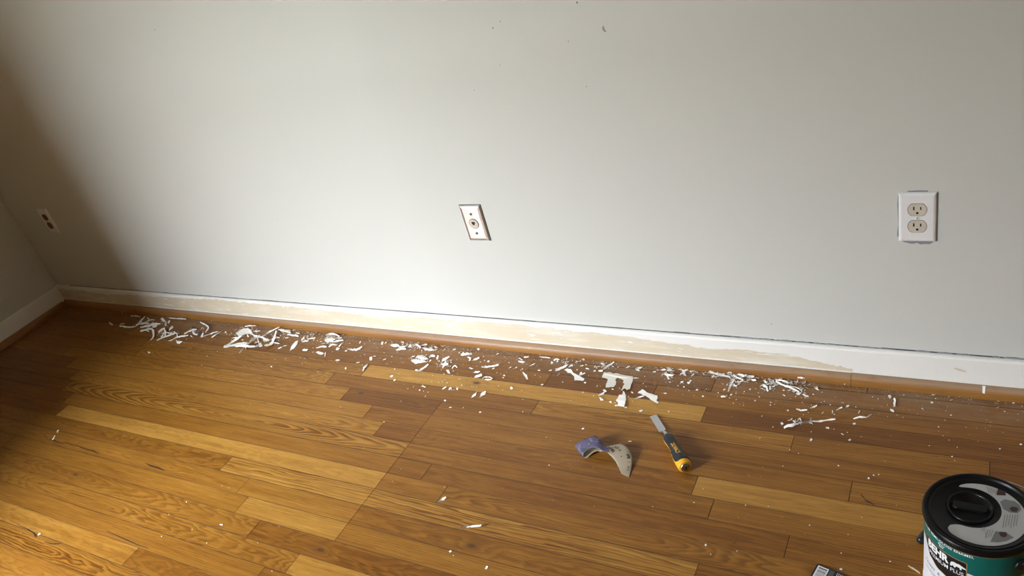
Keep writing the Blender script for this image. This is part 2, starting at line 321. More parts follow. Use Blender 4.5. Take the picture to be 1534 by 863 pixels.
# ---------------- floor ----------------
bm = bmesh.new(); box(bm, X0-0.002, XR+0.002, YF-0.002, 0.0, -0.04, -0.0185); FL = struct('floor', bm, SUB)
W = 0.0572; YR = -0.1635
prng = random.Random(11)
def plank(row, x0, x1, tone, seed, typ='r', rc=None, knot=None, d0=None, sl=None, off=None, xc=None, fq=None, gap=None, nz=1.0):
    y1 = YR-row*W; y0 = y1-W
    y1 = min(y1, -0.004); y0 = max(y0, YF)
    if y1-y0 < 0.004: return
    rr = random.Random(seed*7+13)
    if typ == 'r': typ = rr.choice(['f', 'f', 'c', 's', 's'])
    T = dict(f=(rr.uniform(.03, .07)*rr.choice((-1, 1)), rr.uniform(-.02, .02), rr.uniform(-.02, .02), rr.uniform(.25, .5), 150),
             c=(rr.uniform(-.02, .02), rr.uniform(.04, .1)*rr.choice((-1, 1)), rr.uniform(-.008, .008), rr.uniform(.35, .65), 170),
             s=(rr.uniform(-.01, .01), rr.uniform(-.01, .01), rr.uniform(.04, .08)*rr.choice((-1, 1)), rr.uniform(.2, .5), 170))[typ]
    g = (rr.choice((.0004, .0006, .0009, .0013)) if gap is None else gap)/2; ge = .00045
    cx, cy = (x0+x1)/2, (y0+y1)/2
    a, b, c, d = x0-cx+ge, x1-cx-ge, y0-cy+g, y1-cy-g
    ch = .00022; dz = rr.uniform(-.0002, .0001)
    bm = bmesh.new()
    lo = [bm.verts.new(p) for p in ((a,c,-.018),(b,c,-.018),(b,d,-.018),(a,d,-.018))]
    md = [bm.verts.new(p) for p in ((a,c,dz-ch),(b,c,dz-ch),(b,d,dz-ch),(a,d,dz-ch))]
    tp = [bm.verts.new(p) for p in ((a+ch,c+ch,dz),(b-ch,c+ch,dz),(b-ch,d-ch,dz),(a+ch,d-ch,dz))]
    bm.faces.new(tp); bm.faces.new(lo[::-1])
    for p, q_ in ((lo, md), (md, tp)):
        for i in range(4): bm.faces.new((p[i], p[(i+1)%4], q_[(i+1)%4], q_[i])).material_index = 1
    o = link('plank', bm, [WOOD, SEAM], FL, loc=(cx, cy, 0))
    o['tone'] = float(tone); o['nz'] = float(nz); o['seed'] = float(seed*1.37 % 97); o['yc'] = float(YR-row*W-W/2)
    o['d0'] = float(T[0] if d0 is None else d0); o['slope'] = float(T[1] if sl is None else sl); o['off'] = float(T[2] if off is None else off)
    o['ringc'] = float(T[3] if rc is None else rc); o['xc'] = float(cx if xc is None else xc); o['fq'] = float(T[4] if fq is None else fq)
    o['kx'], o['ky'] = (float(knot[0]), float(knot[1])) if knot else (50.0, 50.0)
XE = XR
rows = {
 -3: [(.45,.30),(2.129,.34,dict(typ='s')),(XE,.28)],
 -2: [(.30,.30),(1.228,.33),(1.769,.20,dict(typ='f')),(XE,.38,dict(typ='s'))],
 -1: [(-.10,.36),(1.3095,.30,dict(typ='s',rc=.3)),(1.626,.16,dict(typ='c',rc=.4)),(XE,.42,dict(typ='s',rc=.5))],
  0: [(-.45,.34),(.676,.58,dict(typ='c',rc=.7,d0=.0,sl=.06,xc=.1)),(1.775,.86,dict(typ='f',rc=.15,knot=(1.0971,-.1846))),(XE,.24,dict(typ='s',rc=.5))],
  1: [(-.42,.40),(.572,.60,dict(typ='c',rc=.6,sl=.08,d0=0,xc=.0)),(1.324,.34,dict(typ='s',rc=.25)),(1.996,.66,dict(typ='c',rc=.6,sl=.05,d0=-.012)),(2.382,.50),(XE,.26)],
  2: [(-.827,.50),(.682,.62,dict(typ='f',rc=.45)),(1.031,.22,dict(typ='c',rc=.55,knot=(.7356,-.2931),d0=.0,sl=.05)),(XE,.40,dict(typ='s',rc=.4))],
  3: [(-.715,.26),(.8155,.66,dict(typ='s',rc=.5)),(1.031,.44,dict(typ='c',rc=.6)),(2.1345,.42,dict(typ='s',rc=.3)),(XE,.62,dict(typ='s',rc=.6))],
  4: [(-.61,.34),(.8985,.70,dict(typ='c',rc=.55,sl=-.05,d0=.01)),(1.031,.28),(1.818,.36,dict(typ='f')),(XE,.80,dict(typ='f',rc=.2))],
  5: [(-.569,.24),(1.0305,.72,dict(typ='c',rc=1.0,d0=0.,sl=.062,xc=.42,off=-.003,fq=210,nz=.3)),(1.8705,.38,dict(typ='f',rc=.3)),(XE,.46)],
  6: [(-.4835,.26),(1.031,.50,dict(seed=61,typ='s',rc=.3)),(1.141,.36,dict(seed=61,typ='s',rc=.4)),(2.039,.30,dict(typ='f',rc=.35)),(XE,.44,dict(typ='s',rc=.5))],
  7: [(-.4335,.24),(1.031,.86,dict(seed=71,typ='f',rc=.25)),(1.2275,.52,dict(seed=71,typ='f',rc=.3)),(XE,.50,dict(typ='c',rc=.6,sl=.07,d0=0,xc=1.55))],
  8: [(-.80,.46),(.492,.46,dict(typ='c',rc=.6)),(1.031,.84,dict(seed=81,typ='s',rc=.85,off=.055,d0=0,sl=.012,xc=1.,fq=120,nz=1.2)),(1.884,.76,dict(seed=81,typ='s',rc=.95,off=.055,d0=0,sl=.012,xc=1.,fq=120,nz=1.2)),(XE,.34)],
  9: [(-.7,.46),(.6205,.58,dict(typ='c',rc=.5)),(1.031,.62,dict(seed=91,typ='s',rc=.35)),(XE,.44,dict(seed=91,typ='c',rc=.4,knot=(1.3843,-.712)))],
 10: [(-.5,.48),(.6725,.55,dict(typ='s',rc=.4)),(1.031,.82,dict(seed=101,typ='s',rc=.4)),(XE,.56,dict(seed=101,typ='s',rc=.4))],
 11: [(-.65,.44),(.775,.52,dict(typ='c',rc=.5,knot=(-.0289,-.8151))),(XE,.36,dict(typ='c',rc=.5,knot=(1.0123,-.8252)))],
 12: [(-.4,.5),(.966,.60,dict(typ='c',rc=.65)),(XE,.80,dict(typ='f',rc=.2))],
 13: [(-.9,.4),(.9,.52,dict(typ='s',rc=.4)),(XE,.42)],
 14: [(-.6,.5),(.4785,.68,dict(typ='f',rc=.35)),(XE,.42,dict(typ='c',rc=.4))],
 15: [(-.3,.5),(1.1,.62,dict(typ='c',rc=.9,d0=0.,sl=.05,xc=.15,fq=190)),(XE,.5)],
}
n = 0
for row in range(-3, 55):
    if row not in rows:
        xs = []; x = X0+prng.uniform(.2, 1.2)
        while x < XE-.25: xs.append(x); x += prng.uniform(.7, 1.7)
        rows[row] = [(x, prng.uniform(.25, .75)) for x in xs+[XE]]
    x = X0
    for e in rows[row]:
        k = dict(e[2]) if len(e) > 2 else {}
        n += 1; sd = k.pop('seed', n)
        plank(row, x, e[0], e[1], sd, **k); x = e[0]
# dark splits in the boards
def splitm(pts):
    bm = bmesh.new(); L = []; R = []
    for i, (x, y, w) in enumerate(pts):
        p = Vector((x, y)); a = Vector(pts[max(i-1,0)][:2]); b = Vector(pts[min(i+1,len(pts)-1)][:2]); d = (b-a).normalized(); nn = Vector((-d.y, d.x))
        L.append(p+nn*w/2); R.append(p-nn*w/2)
    prism(bm, L+R[::-1], lambda p: (p.x, p.y, -.0004), lambda p: (p.x, p.y, .00035)); fixn(bm)
    link('wood_split', bm, CRACK, FL)
splitm([(*(2.1541, -0.3659), .0006), (*(2.1587, -0.3722), .0022), (*(2.1657, -0.3779), .0008)])
splitm([(*(2.1635, -0.3803), .001), (*(2.1688, -0.3826), .0028), (*(2.1753, -0.3847), .0028), (*(2.1827, -0.3901), .0006)])
splitm([(*(-0.3232, -0.7151), .001), (*(-0.2967, -0.7193), .004), (*(-0.2538, -0.7215), .003), (*(-0.2087, -0.7152), .002), (*(-0.1521, -0.7173), .002), (*(-0.0981, -0.7211), .003), (*(-0.0706, -0.7198), .0045), (*(-0.0283, -0.7242), .0008)])
splitm([(*(0.1965, -0.7154), .001), (*(0.2278, -0.7196), .0045), (*(0.2634, -0.7200), .005), (*(0.2998, -0.7241), .001)])
splitm([(*(-0.0325, -1.0175), .001), (*(0.0302, -1.0187), .0025), (*(0.0689, -1.0232), .0035), (*(0.0910, -1.0295), .006)])
splitm([(*(0.1397, -1.0356), .001), (*(0.1756, -1.0330), .003), (*(0.1988, -1.0267), .003), (*(0.2077, -1.0197), .001)])
splitm([(*(0.3177, -0.9503), .001), (*(0.3564, -0.9518), .0018), (*(0.4142, -0.9549), .0022), (*(0.4617, -0.9579), .002), (*(0.5092, -0.9573), .001)])
splitm([(*(1.9371, -0.5567), .0006), (*(1.9390, -0.5536), .0014), (*(1.9419, -0.5485), .0006)])

# ---------------- baseboards and moulding ----------------
BT = .0125
def bb_profile(): return [(0,0.0),(BT,0.0),(BT,.094),(BT-.0015,.0975),(BT-.005,.0995),(0,.1)]
XM = 1.95
bm = bmesh.new(); prism(bm, bb_profile(), lambda p: (X0, -p[0], p[1]), lambda p: (XR, -p[0], p[1])); fixn(bm)
struct('baseboard_back', bm, BBM)
bm = bmesh.new(); prism(bm, bb_profile(), lambda p: (X0+p[0], PY+.0005, p[1]*.97), lambda p: (X0+p[0], -BT-.0008, p[1]*.97)); fixn(bm)
struct('baseboard_left', bm, WHITE)
def qr():
    R = .0175; H = .028
    return [(0,.0005),(R,.0005)]+[(R*math.cos(t), .006+(H-.006)*math.sin(t)) for t in [i*math.pi/2/8 for i in range(9)]]
joint = 2.092
bm = bmesh.new(); prism(bm, qr(), lambda p: (X0+BT, -BT-.0003-p[0], p[1]), lambda p: (joint-.0004, -BT-.0003-p[0], p[1])); fixn(bm)
T1 = struct('trim_1', bm, SHOE, smooth=False)
bm = bmesh.new(); prism(bm, qr(), lambda p: (joint+.0004, -BT-.0003-p[0], p[1]*1.03), lambda p: (XR, -BT-.0003-p[0], p[1]*1.03)); fixn(bm)
struct('trim_2', bm, SHOE)
bm = bmesh.new(); prism(bm, qr(), lambda p: (X0+BT+.0003+p[0], PY+.0005, p[1]), lambda p: (X0+BT+.0003+p[0], -BT-.0185, p[1])); fixn(bm)
struct('trim_3', bm, SHOE)
# open joint and old paint edge along the top of the back baseboard
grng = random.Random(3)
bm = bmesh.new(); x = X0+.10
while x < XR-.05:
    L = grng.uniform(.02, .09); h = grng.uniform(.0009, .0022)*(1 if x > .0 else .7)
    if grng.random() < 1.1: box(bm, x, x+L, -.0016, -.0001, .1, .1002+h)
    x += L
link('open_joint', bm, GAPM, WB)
def blotch(name, pts, m, t=.0004, y=0.0, parent=WB):
    bm = bmesh.new(); prism(bm, pts, lambda p: (p[0], y+.0002, p[1]), lambda p: (p[0], y-t, p[1])); fixn(bm); return link(name, bm, m, parent)
bm = bmesh.new()
x = 1.80
while x < 2.62:
    L = grng.uniform(.012, .05); h = grng.uniform(.0012, .0045)*(1.0 if x < 2.05 or x > 2.2 else .55)
    prism(bm, [(x,.0995),(x+L,.0995),(x+L*.9,.1+h*.6),(x+L*.55,.1+h),(x+L*.2,.1+h*.7)], lambda p: (p[0], -.0002, p[1]), lambda p: (p[0], -.0020, p[1]))
    x += L*grng.uniform(.8, 1.3)
fixn(bm); link('old_paint_edge', bm, OLDP, WB)
# small nail holes, dents and lint on the wall
for i, (px, w, h) in enumerate((((1.3495, 0.9533), .0024, .0040), ((1.3738, 0.9657), .0020, .0024), ((1.3417, 0.8656), .0030, .0022), ((1.5528, 0.7937), .0022, .0022), ((1.5727, 0.9811), .0024, .0050),
                                ((1.2509, 0.8111), .0018, .0020), ((1.5325, 0.9007), .0012, .007), ((0.2025, 1.0904), .0024, .0036), ((1.9108, 0.1493), .0035, .0016), ((0.3514, 0.4396), .002, .002))):
    pts = [(px[0]+w*.5*math.cos(t)*(1+.3*math.sin(3*t+i)), px[1]+h*.5*math.sin(t)) for t in [k*math.pi/5 for k in range(10)]]
    blotch('nail_hole', pts, GAPM if i not in (2, 6) else OLDP)
c = (1.6219, 0.9167)
blotch('wall_dent', [(c[0]-.002,c[1]+.007),(c[0]+.001,c[1]+.0075),(c[0]+.0022,c[1]),(c[0]+.005,c[1]-.006),(c[0]+.002,c[1]-.0065),(c[0]-.003,c[1]-.001)], OLDP)
c = (2.230, .4525)
# unpainted patch that shows under and beside the white outlet plate
blotch('bare_wall_patch', [(c[0]-.030,c[1]-.055),(c[0]-.026,c[1]-.0615),(c[0]-.020,c[1]-.063),(c[0]-.014,c[1]-.0655),(c[0]-.006,c[1]-.0655),(c[0]-.001,c[1]-.063),(c[0]+.006,c[1]-.067),(c[0]+.016,c[1]-.0655),(c[0]+.022,c[1]-.0665),(c[0]+.028,c[1]-.063),(c[0]+.032,c[1]-.055)], OLDP)
blotch('bare_wall_patch', [(c[0]-.033,c[1]-.045),(c[0]-.0385,c[1]-.05),(c[0]-.038,c[1]-.036),(c[0]-.036,c[1]-.02),(c[0]-.0375,c[1]+.03),(c[0]-.036,c[1]+.05),(c[0]-.033,c[1]+.05)], OLDP)
blotch('bare_wall_patch', [(c[0]-.02,c[1]+.055),(c[0]+.02,c[1]+.055),(c[0]+.018,c[1]+.0605),(c[0]-.0,c[1]+.061),(c[0]-.018,c[1]+.0602)], OLDP)
# bits of paint caught on the moulding
def drip(pts, m=CHIP, h=.0004):
    bm = bmesh.new(); vs = [Vector(p) for p in pts]; a = [bm.verts.new(v) for v in vs]; b = [bm.verts.new(v+Vector((0,-.0009,.0009))) for v in vs]; n_ = len(vs)
    bm.faces.new(a); bm.faces.new(b[::-1])
    for i in range(n_): bm.faces.new((a[i], b[i], b[(i+1)%n_], a[(i+1)%n_]))
    fixn(bm); return bm
bm = drip([(2.3625,-.0150,.0279),(2.3695,-.0150,.0279),(2.3690,-.0215,.0262),(2.3685,-.0285,.0165),(2.3640,-.0280,.0175),(2.3635,-.0210,.0262)])
link('paint_drip', bm, CHIP, T1)
# ---------------- outlet plates ----------------
def plate_bm(w, h, t, bev, mi=0):
    bm = bmesh.new(); A, B = w/2, h/2
    rings = [(A, B, 0), (A, B, -t*.35), (A-bev*.35, B-bev*.35, -t*.8), (A-bev, B-bev, -t)]
    R = []
    for a_, b2, y in rings: R.append([bm.verts.new((sx*a_, y, sz*b2)) for sx, sz in ((-1,-1),(1,-1),(1,1),(-1,1))])
    for p, q_ in zip(R, R[1:]):
        for i in range(4): bm.faces.new((p[i], p[(i+1)%4], q_[(i+1)%4], q_[i]))
    bm.faces.new(R[-1]); bm.faces.new(R[0][::-1]); fixn(bm); return bm
def disc_bm(pts, y0, y1, cx=0, cz=0):
    bm = bmesh.new(); prism(bm, pts, lambda p: (cx+p[0], y0, cz+p[1]), lambda p: (cx+p[0], y1, cz+p[1])); fixn(bm); return bm
def circ(r, n_=28, sx=1, sz=1): return [(r*sx*math.cos(2*math.pi*i/n_), r*sz*math.sin(2*math.pi*i/n_)) for i in range(n_)]
def recept(R_=.0172, flat=.0140):
    out = []
    for i in range(48):
        t = 2*math.pi*i/48; x, z = R_*math.cos(t), R_*math.sin(t); out.append((x, max(-flat, min(flat, z))))
    return out
def outlet(loc, label, pm, rm, w=.0695, h=.1150):
    t = empty('outlet_plate', loc); tag(t, label, 'outlet')
    link('cover', plate_bm(w, h, .0062, .0055), pm, t)
    for s in (1, -1):
        z = s*.0195
        ring = link('receptacle', disc_bm(recept(), -.0058, -.0068, 0, z), rm, t); ring['label'] = 'tan receptacle face' if rm is IVORY else 'dark brown receptacle face'
        gp = link('receptacle_gap', disc_bm([(x*1.05, q_*1.05) for x, q_ in recept()], -.0058, -.00635, 0, z), SLOT, t)
        for sx, hh in ((-1, .0080), (1, .0068)):
            x = sx*.0064; bm = bmesh.new(); box(bm, x-.0012, x+.0012, -.00705, -.0067, z+.0035-hh/2, z+.0035+hh/2); link('slot', bm, SLOT, ring)
        link('ground_slot', disc_bm(circ(.0025, 14), -.0067, -.00705, 0, z-.0072), SLOT, ring)
    s = link('screw', disc_bm(circ(.0032, 18), -.0060, -.0074), pm, t)
    bm = bmesh.new(); box(bm, -.0005, .0005, -.0078, -.0073, -.0025, .0025); link('screw_slot', bm, GAPM, s)
    return t
outlet((2.230, -.0004, .4525), 'white duplex outlet plate with tan receptacles on the grey wall at right', PLATE, IVORY)
outlet((-1.006, -.0004, .4345), 'shaded white outlet plate with two brown receptacles by the left corner', PLATE, BROWNP)
t = empty('phone_jack_plate', (1.1295, -.0004, .4343)); tag(t, 'bright steel wall plate with a round cream phone jack in the middle of the wall', 'phone jack')
link('cover', plate_bm(.0700, .1143, .0070, .0095), CHROME, t)
bm = bmesh.new(); box(bm, -.0358, .0358, -.0012, .0002, -.0576, .0576); link('plate_edge_shade', bm, GAPM, t)  # dark backing wider than the cover, paints a shade line round its edge
link('jack_ring', disc_bm(circ(.0158, 36), -.0066, -.0078), GAPM, t)
jk = link('jack_insert', disc_bm(circ(.0145, 36), -.0066, -.0088), IVORY, t); jk['label'] = 'round cream jack'
link('jack_opening', disc_bm([(-.0052,.0050),(.0052,.0050),(.0052,-.0010),(.0028,-.0030),(.0028,-.0055),(-.0028,-.0055),(-.0028,-.0030),(-.0052,-.0010)], -.0087, -.0092, 0, .002), SLOT, jk)
for s in (1, -1):
    bm = bmesh.new(); lathe(bm, [(0, .0), (.0038, .0), (.0036, .0012), (.002, .0020), (0, .0023)], 18)
    bmesh.ops.rotate(bm, verts=bm.verts, cent=(0,0,0), matrix=Matrix.Rotation(math.pi/2, 3, 'X')); bmesh.ops.translate(bm, verts=bm.verts, vec=(0, -.0069, s*.0305)); fixn(bm)
    sc = link('screw', bm, CAPST, t, smooth=True)
    bm = bmesh.new(); box(bm, -.0005, .0005, -.0095, -.0089, s*.0305-.003, s*.0305+.003); link('screw_slot', bm, SLOT, sc)

# ---------------- chisel ----------------
tip = Vector((1.6536, -.2223, 0)); butt = Vector((1.7890, -.3880, 0)); dr = tip-butt; LEN = dr.length
ch = empty('chisel', (butt.x, butt.y, .0168)); ch.rotation_euler = (0, .0, math.atan2(dr.y, dr.x))
tag(ch, 'wood chisel with steel blade and black and yellow handle lying on the floorboards', 'chisel')
def hp(x): 
    P = [(0,.0158),(.006,.0166),(.02,.0168),(.036,.0164),(.052,.0146),(.068,.0122),(.080,.0113),(.090,.0117),(.102,.0128),(.112,.0128),(.119,.0118),(.124,.009)]
    P = [(a*.915, b) for a, b in P]
    for (a, ra), (b, rb) in zip(P, P[1:]):
        if a <= x <= b: return ra+(rb-ra)*(3*((x-a)/(b-a))**2-2*((x-a)/(b-a))**3)
    return P[-1][1]
bm = bmesh.new(); lathe(bm, [(0, .001), (.0148, .0005)]+[(hp(x)*.985, x) for x in [.002+.1114*i/30 for i in range(31)]]+[(0, .1139)], 40, axis='x'); fixn(bm)
core = link('handle', bm, YEL, ch, smooth=True); core['label'] = 'yellow handle core'
# black rubber grip laid over the upper side, rolled a little to the right
bm = bmesh.new(); A0, A1 = math.radians(-76), math.radians(112)
xs = [.0125+.098*i/30 for i in range(31)]
def gcol(u):
    out = []
    for x in xs:
        s_ = (x-xs[0])/(xs[-1]-xs[0]); narrow = 1.0-.35*max(0, 1-abs(s_-.0)/.10)**1 - .25*max(0, (s_-.93)/.07)
        a = (A0+A1)/2+(A1-A0)/2*u*narrow
        if .55 < s_ < .92 and u > 0: a -= .0
        r = hp(x)+(.0009 if abs(u) < .97 else -.0004)
        out.append((x, r*math.sin(-a), r*math.cos(a)))
    return out
g0 = [[bm.verts.new(p) for p in gcol(-1+2*k/28)] for k in range(29)]
for a, b in zip(g0, g0[1:]):
    for i in range(len(xs)-1): bm.faces.new((a[i], b[i], b[i+1], a[i+1]))
fixn(bm); gr_ = link('grip', bm, GRIP, ch, smooth=True); gr_['label'] = 'black rubber grip'
sm = gr_.modifiers.new('thickness', 'SOLIDIFY'); sm.thickness = .0012; sm.offset = -1
bm = text_bm('DEWALT', .0125, cut=.002, bold=.0004, squash=.86)
for v in bm.verts:
    x = .053-v.co.x; yy = v.co.y; r = hp(max(.002, min(.11, x)))+.0013; a = -yy/r + math.radians(4)
    v.co = (x, r*math.sin(a), r*math.cos(a))
link('lettering', bm, YEL, gr_)
bm = bmesh.new(); lathe(bm, [(0, -.0030), (.0090, -.0028), (.0112, -.0012), (.0116, .0018), (.0116, .004)], 32, axis='x'); fixn(bm)
cp = link('striking_cap', bm, CAPST, ch, smooth=True); cp['label'] = 'worn steel striking cap'
bm = bmesh.new(); box(bm, -.0033, -.0029, -.0016, .0016, -.005, .004); link('cap_mark', bm, SLOT, cp)
bm = bmesh.new()
zt = -.0168
sec = [(.112,.0042,.0042,0.),(.128,.0040,.0040,-.001),(.137,.0038,.0034,-.006),(.143,.0044,.0028,-.0095),(.1465,.0088,.0024,-.0115),(.149,.0090,.0022,-.0120),(.200,.0090,.0017,-.0148),(LEN-.0035,.0090,.0015,-.0151),(LEN+.002,.0090,.0002,-.0160)]
R = []
for x, hw, hh, zc in sec:
    R.append([bm.verts.new((x, a_*hw, zc+b2*hh)) for a_, b2 in ((-1,-.8),(-.75,-1),(.75,-1),(1,-.8),(1,.8),(.8,1),(-.8,1),(-1,.8))])
for p, q_ in zip(R, R[1:]):
    for i in range(8): bm.faces.new((p[i], p[(i+1)%8], q_[(i+1)%8], q_[i]))
bm.faces.new(R[0][::-1]); bm.faces.new(R[-1]); fixn(bm)
bl = link('blade', bm, STEEL, ch); bl['label'] = 'steel blade'

# ---------------- curled sanding paper ----------------
st = [((1.6653, -0.4334, 0.0008), (1.6432, -0.4271, 0.0008)), ((1.6620, -0.4075, 0.0030), (1.6286, -0.4076, 0.0010)), ((1.6563, -0.3816, 0.0090), (1.6146, -0.3935, 0.0050)), ((1.6459, -0.3641, 0.0140), (1.6004, -0.3837, 0.0090)),
      ((1.6326, -0.3539, 0.0180), (1.5845, -0.3754, 0.0120)), ((1.6199, -0.3499, 0.0200), (1.5752, -0.3820, 0.0140)), ((1.6072, -0.3535, 0.0180), (1.5700, -0.3816, 0.0150)), ((1.5864, -0.3575, 0.0120), (1.5604, -0.3815, 0.0120)), ((1.5586, -0.3585, 0.0050), (1.5510, -0.3857, 0.0060)), ((1.5278, -0.3610, 0.0010), (1.5418, -0.3967, 0.0012)), ((1.4946, -0.3659, 0.0012), (1.5335, -0.3979, 0.0010))]
up_ = [((1.4952, -0.3668, 0.0022), (1.5341, -0.3988, 0.0020)), ((1.5058, -0.3641, 0.0130), (1.5341, -0.3957, 0.0110)), ((1.5223, -0.3595, 0.0230), (1.5431, -0.3890, 0.0210)), ((1.5414, -0.3506, 0.0290), (1.5580, -0.3834, 0.0270)), ((1.5554, -0.3495, 0.0300), (1.5744, -0.3850, 0.0270)), ((1.5741, -0.3623, 0.0250), (1.5906, -0.3856, 0.0210)), ((1.5968, -0.3779, 0.0215), (1.6010, -0.3851, 0.0205))]
def cr_(P, t):
    n_ = len(P)-1; i = min(int(t*n_), n_-1); u = t*n_-i; p = [Vector(P[max(0, min(n_, j))]) for j in (i-1, i, i+1, i+2)]
    return .5*((2*p[1])+(-p[0]+p[2])*u+(2*p[0]-5*p[1]+4*p[2]-p[3])*u*u+(-p[0]+3*p[1]-3*p[2]+p[3])*u**3)
def rib(stn, t, s):
    a, b = cr_([k[0] for k in stn], t), cr_([k[1] for k in stn], t); p = a.lerp(b, s)
    p.z += .0022*math.sin(math.pi*s)*math.sin(math.pi*t); return p
def ribbon(stn, off0, off1, nt=48, ns=8, jit=0.0):
    bm = bmesh.new(); r_ = random.Random(4); G0, G1 = [], []
    for i in range(nt+1):
        A, B = [], []
        for j in range(ns+1):
            t, s = i/nt, j/ns; e = .004
            p = rib(stn, t, s); dt = rib(stn, min(1, t+e), s)-rib(stn, max(0, t-e), s); ds = rib(stn, t, min(1, s+.02))-rib(stn, t, max(0, s-.02))
            nn = dt.cross(ds); nn = nn.normalized() if nn.length > 1e-12 else Vector((0,0,1))
            if nn.z < 0: nn = -nn
            q_ = Vector((r_.uniform(-1,1), r_.uniform(-1,1), r_.uniform(-1,1)))*jit
            A.append(bm.verts.new(p+nn*off0+q_)); B.append(bm.verts.new(p+nn*off1+q_))
        G0.append(A); G1.append(B)
    for i in range(nt):
        for j in range(ns):
            bm.faces.new((G1[i][j], G1[i][j+1], G1[i+1][j+1], G1[i+1][j])); bm.faces.new((G0[i][j], G0[i+1][j], G0[i+1][j+1], G0[i][j+1]))
        bm.faces.new((G0[i][0], G1[i][0], G1[i+1][0], G0[i+1][0])); bm.faces.new((G0[i][ns], G0[i+1][ns], G1[i+1][ns], G1[i][ns]))
    for i, fl in ((0, 0), (nt, 1)):
        for j in range(ns): bm.faces.new((G0[i][j], G0[i][j+1], G1[i][j+1], G1[i][j]))
    fixn(bm); return bm
BACK = speck('sandpaper_backing', (0.31,0.25,0.17), 0.6, 150, 0.10)
m = mat('purple_grit', (0.25,0.20,0.36), 0.7); g = NG(m); P_ = g.pos(); f1 = g.step(g.noise(P_, 70.0, 4.0, 0.65), 0.50, 0.68)
c_ = g.mix(g.noise(P_, 500.0, 2.0, 0.5), (0.055,0.042,0.090), (0.12,0.10,0.175)); c_ = g.mix(g.m('MULTIPLY', f1, .8), c_, (0.32,0.29,0.36)); c_ = g.mix(g.step(g.noise(P_, 45.0, 2.0, 0.5), 0.60, 0.66), c_, (0.05,0.045,0.06)); g.col(c_); g.bump(g.noise(P_, 900.0, 2.0, .5), .0004, .7); GRIT = m
sp = empty('sandpaper_scrap', (1.575, -.385, 0)); tag(sp, 'curled scrap of purple sandpaper with printed tan backing on the floorboards', 'sandpaper')
def rel(bm): bmesh.ops.translate(bm, verts=bm.verts, vec=(-1.575, .385, 0)); return bm
bk = link('paper_backing', rel(ribbon(st, -.0000, .0004)), BACK, sp, smooth=True); bk['label'] = 'printed tan backing'
u1 = link('grit_face', rel(ribbon(up_, .0001, .0005, 40, 8)), GRIT, sp, smooth=True); u1['label'] = 'purple grit side'
link('paper_backing', rel(ribbon(up_, -.0003, .00005, 40, 8)), BACK, sp, smooth=True)
INK = mat('black_ink', (0.03,0.025,0.02), 0.6)
def onpaper(bm, t0, s0, rot=0., k=1.0):
    """lay flat lettering (metres) on the backing at ribbon parameters t0, s0"""
    e = .01; o_ = rib(st, t0, s0); tt = (rib(st, t0+e, s0)-rib(st, t0-e, s0)); Lt = tt.length/(2*e); ss = rib(st, t0, min(1, s0+.05))-rib(st, t0, max(0, s0-.05)); Ls = ss.length/.1
    cs, sn = math.cos(rot), math.sin(rot)
    for v in bm.verts:
        x, y = v.co.x*cs-v.co.y*sn, v.co.x*sn+v.co.y*cs
        t = min(.995, max(.005, t0+x/Lt)); s = min(.98, max(.02, s0+y/Ls)); p = rib(st, t, s); p.z += .0009; v.co = p
    link('printed_marks', rel(bm), INK, bk)
Q = -math.pi/2
onpaper(text_bm('3', .0165, bold=.0010, cut=.002), .225, .20, Q)
def dashes(t0, s0, n_, w, h, gp):
    bm = bmesh.new()
    for i in range(n_): box(bm, -w/2, w/2, -i*gp-h, -i*gp, 0, .0001)
    onpaper(bm, t0, s0, Q)
dashes(.165, .20, 2, .008, .0007, .0024); dashes(.118, .22, 3, .007, .0010, .0024); dashes(.085, .26, 2, .006, .0012, .0030); dashes(.300, .15, 4, .004, .0008, .0018); dashes(.340, .16, 2, .004, .0008, .0022)
def ringm(r1, r0_):
    bm = bmesh.new(); n_ = 24
    A = [bm.verts.new((r1*math.cos(6.2832*i/n_), r1*math.sin(6.2832*i/n_), 0)) for i in range(n_)]; B = [bm.verts.new((r0_*math.cos(6.2832*i/n_), r0_*math.sin(6.2832*i/n_), 0)) for i in range(n_)]
    for i in range(n_): bm.faces.new((A[i], A[(i+1)%n_], B[(i+1)%n_], B[i]))
    return bm
onpaper(ringm(.0056, .0046), .425, .46, Q); onpaper(ringm(.0022, .0002), .42, .46, Q); onpaper(ringm(.0040, .0032), .335, .86, Q)
dashes(.335, .45, 1, .0045, .0024, .003); dashes(.245, .55, 1, .0048, .0020, .003)
dashes(.500, .45, 6, .011, .0009, .0030); dashes(.385, .74, 4, .008, .0007, .0021); dashes(.475, .10, 1, .012, .0012, .003)

# ---------------- paint can ----------------
CX, CY, RC, HC = 2.364, -.532, .0825, .1775
can = empty('paint_can', (CX, CY, 0)); tag(can, 'black lidded paint can with teal and white label, cut off at the lower right', 'paint can')
def cyl_pt(adeg, z, r): a = math.radians(adeg); return (r*math.cos(a), r*math.sin(a), z)
bm = bmesh.new(); lathe(bm, [(0, .0005), (RC-.002, .0005), (RC+.001, .002), (RC+.001, .005), (RC, .007), (RC, .176), (RC+.001, .1785), (0, .1785)], 96); fixn(bm)
body = link('body', bm, LABW, can, smooth=True)
def wrap_patch(name, topf, botf, a0, a1, r, m, parent=body, n_=80, nz=1):
    bm = bmesh.new(); cols = []
    for k in range(n_+1):
        a = a0+(a1-a0)*k/n_; zb, zt_ = botf(a), topf(a)
        if zt_ < zb+1e-5: zt_ = zb+1e-5
        cols.append([bm.verts.new(cyl_pt(a, zb, r)), bm.verts.new(cyl_pt(a, zt_, r))])
    for p, q_ in zip(cols, cols[1:]): bm.faces.new((p[0], q_[0], q_[1], p[1]))
    fixn(bm); o = link(name, bm, m, parent, smooth=True); return o
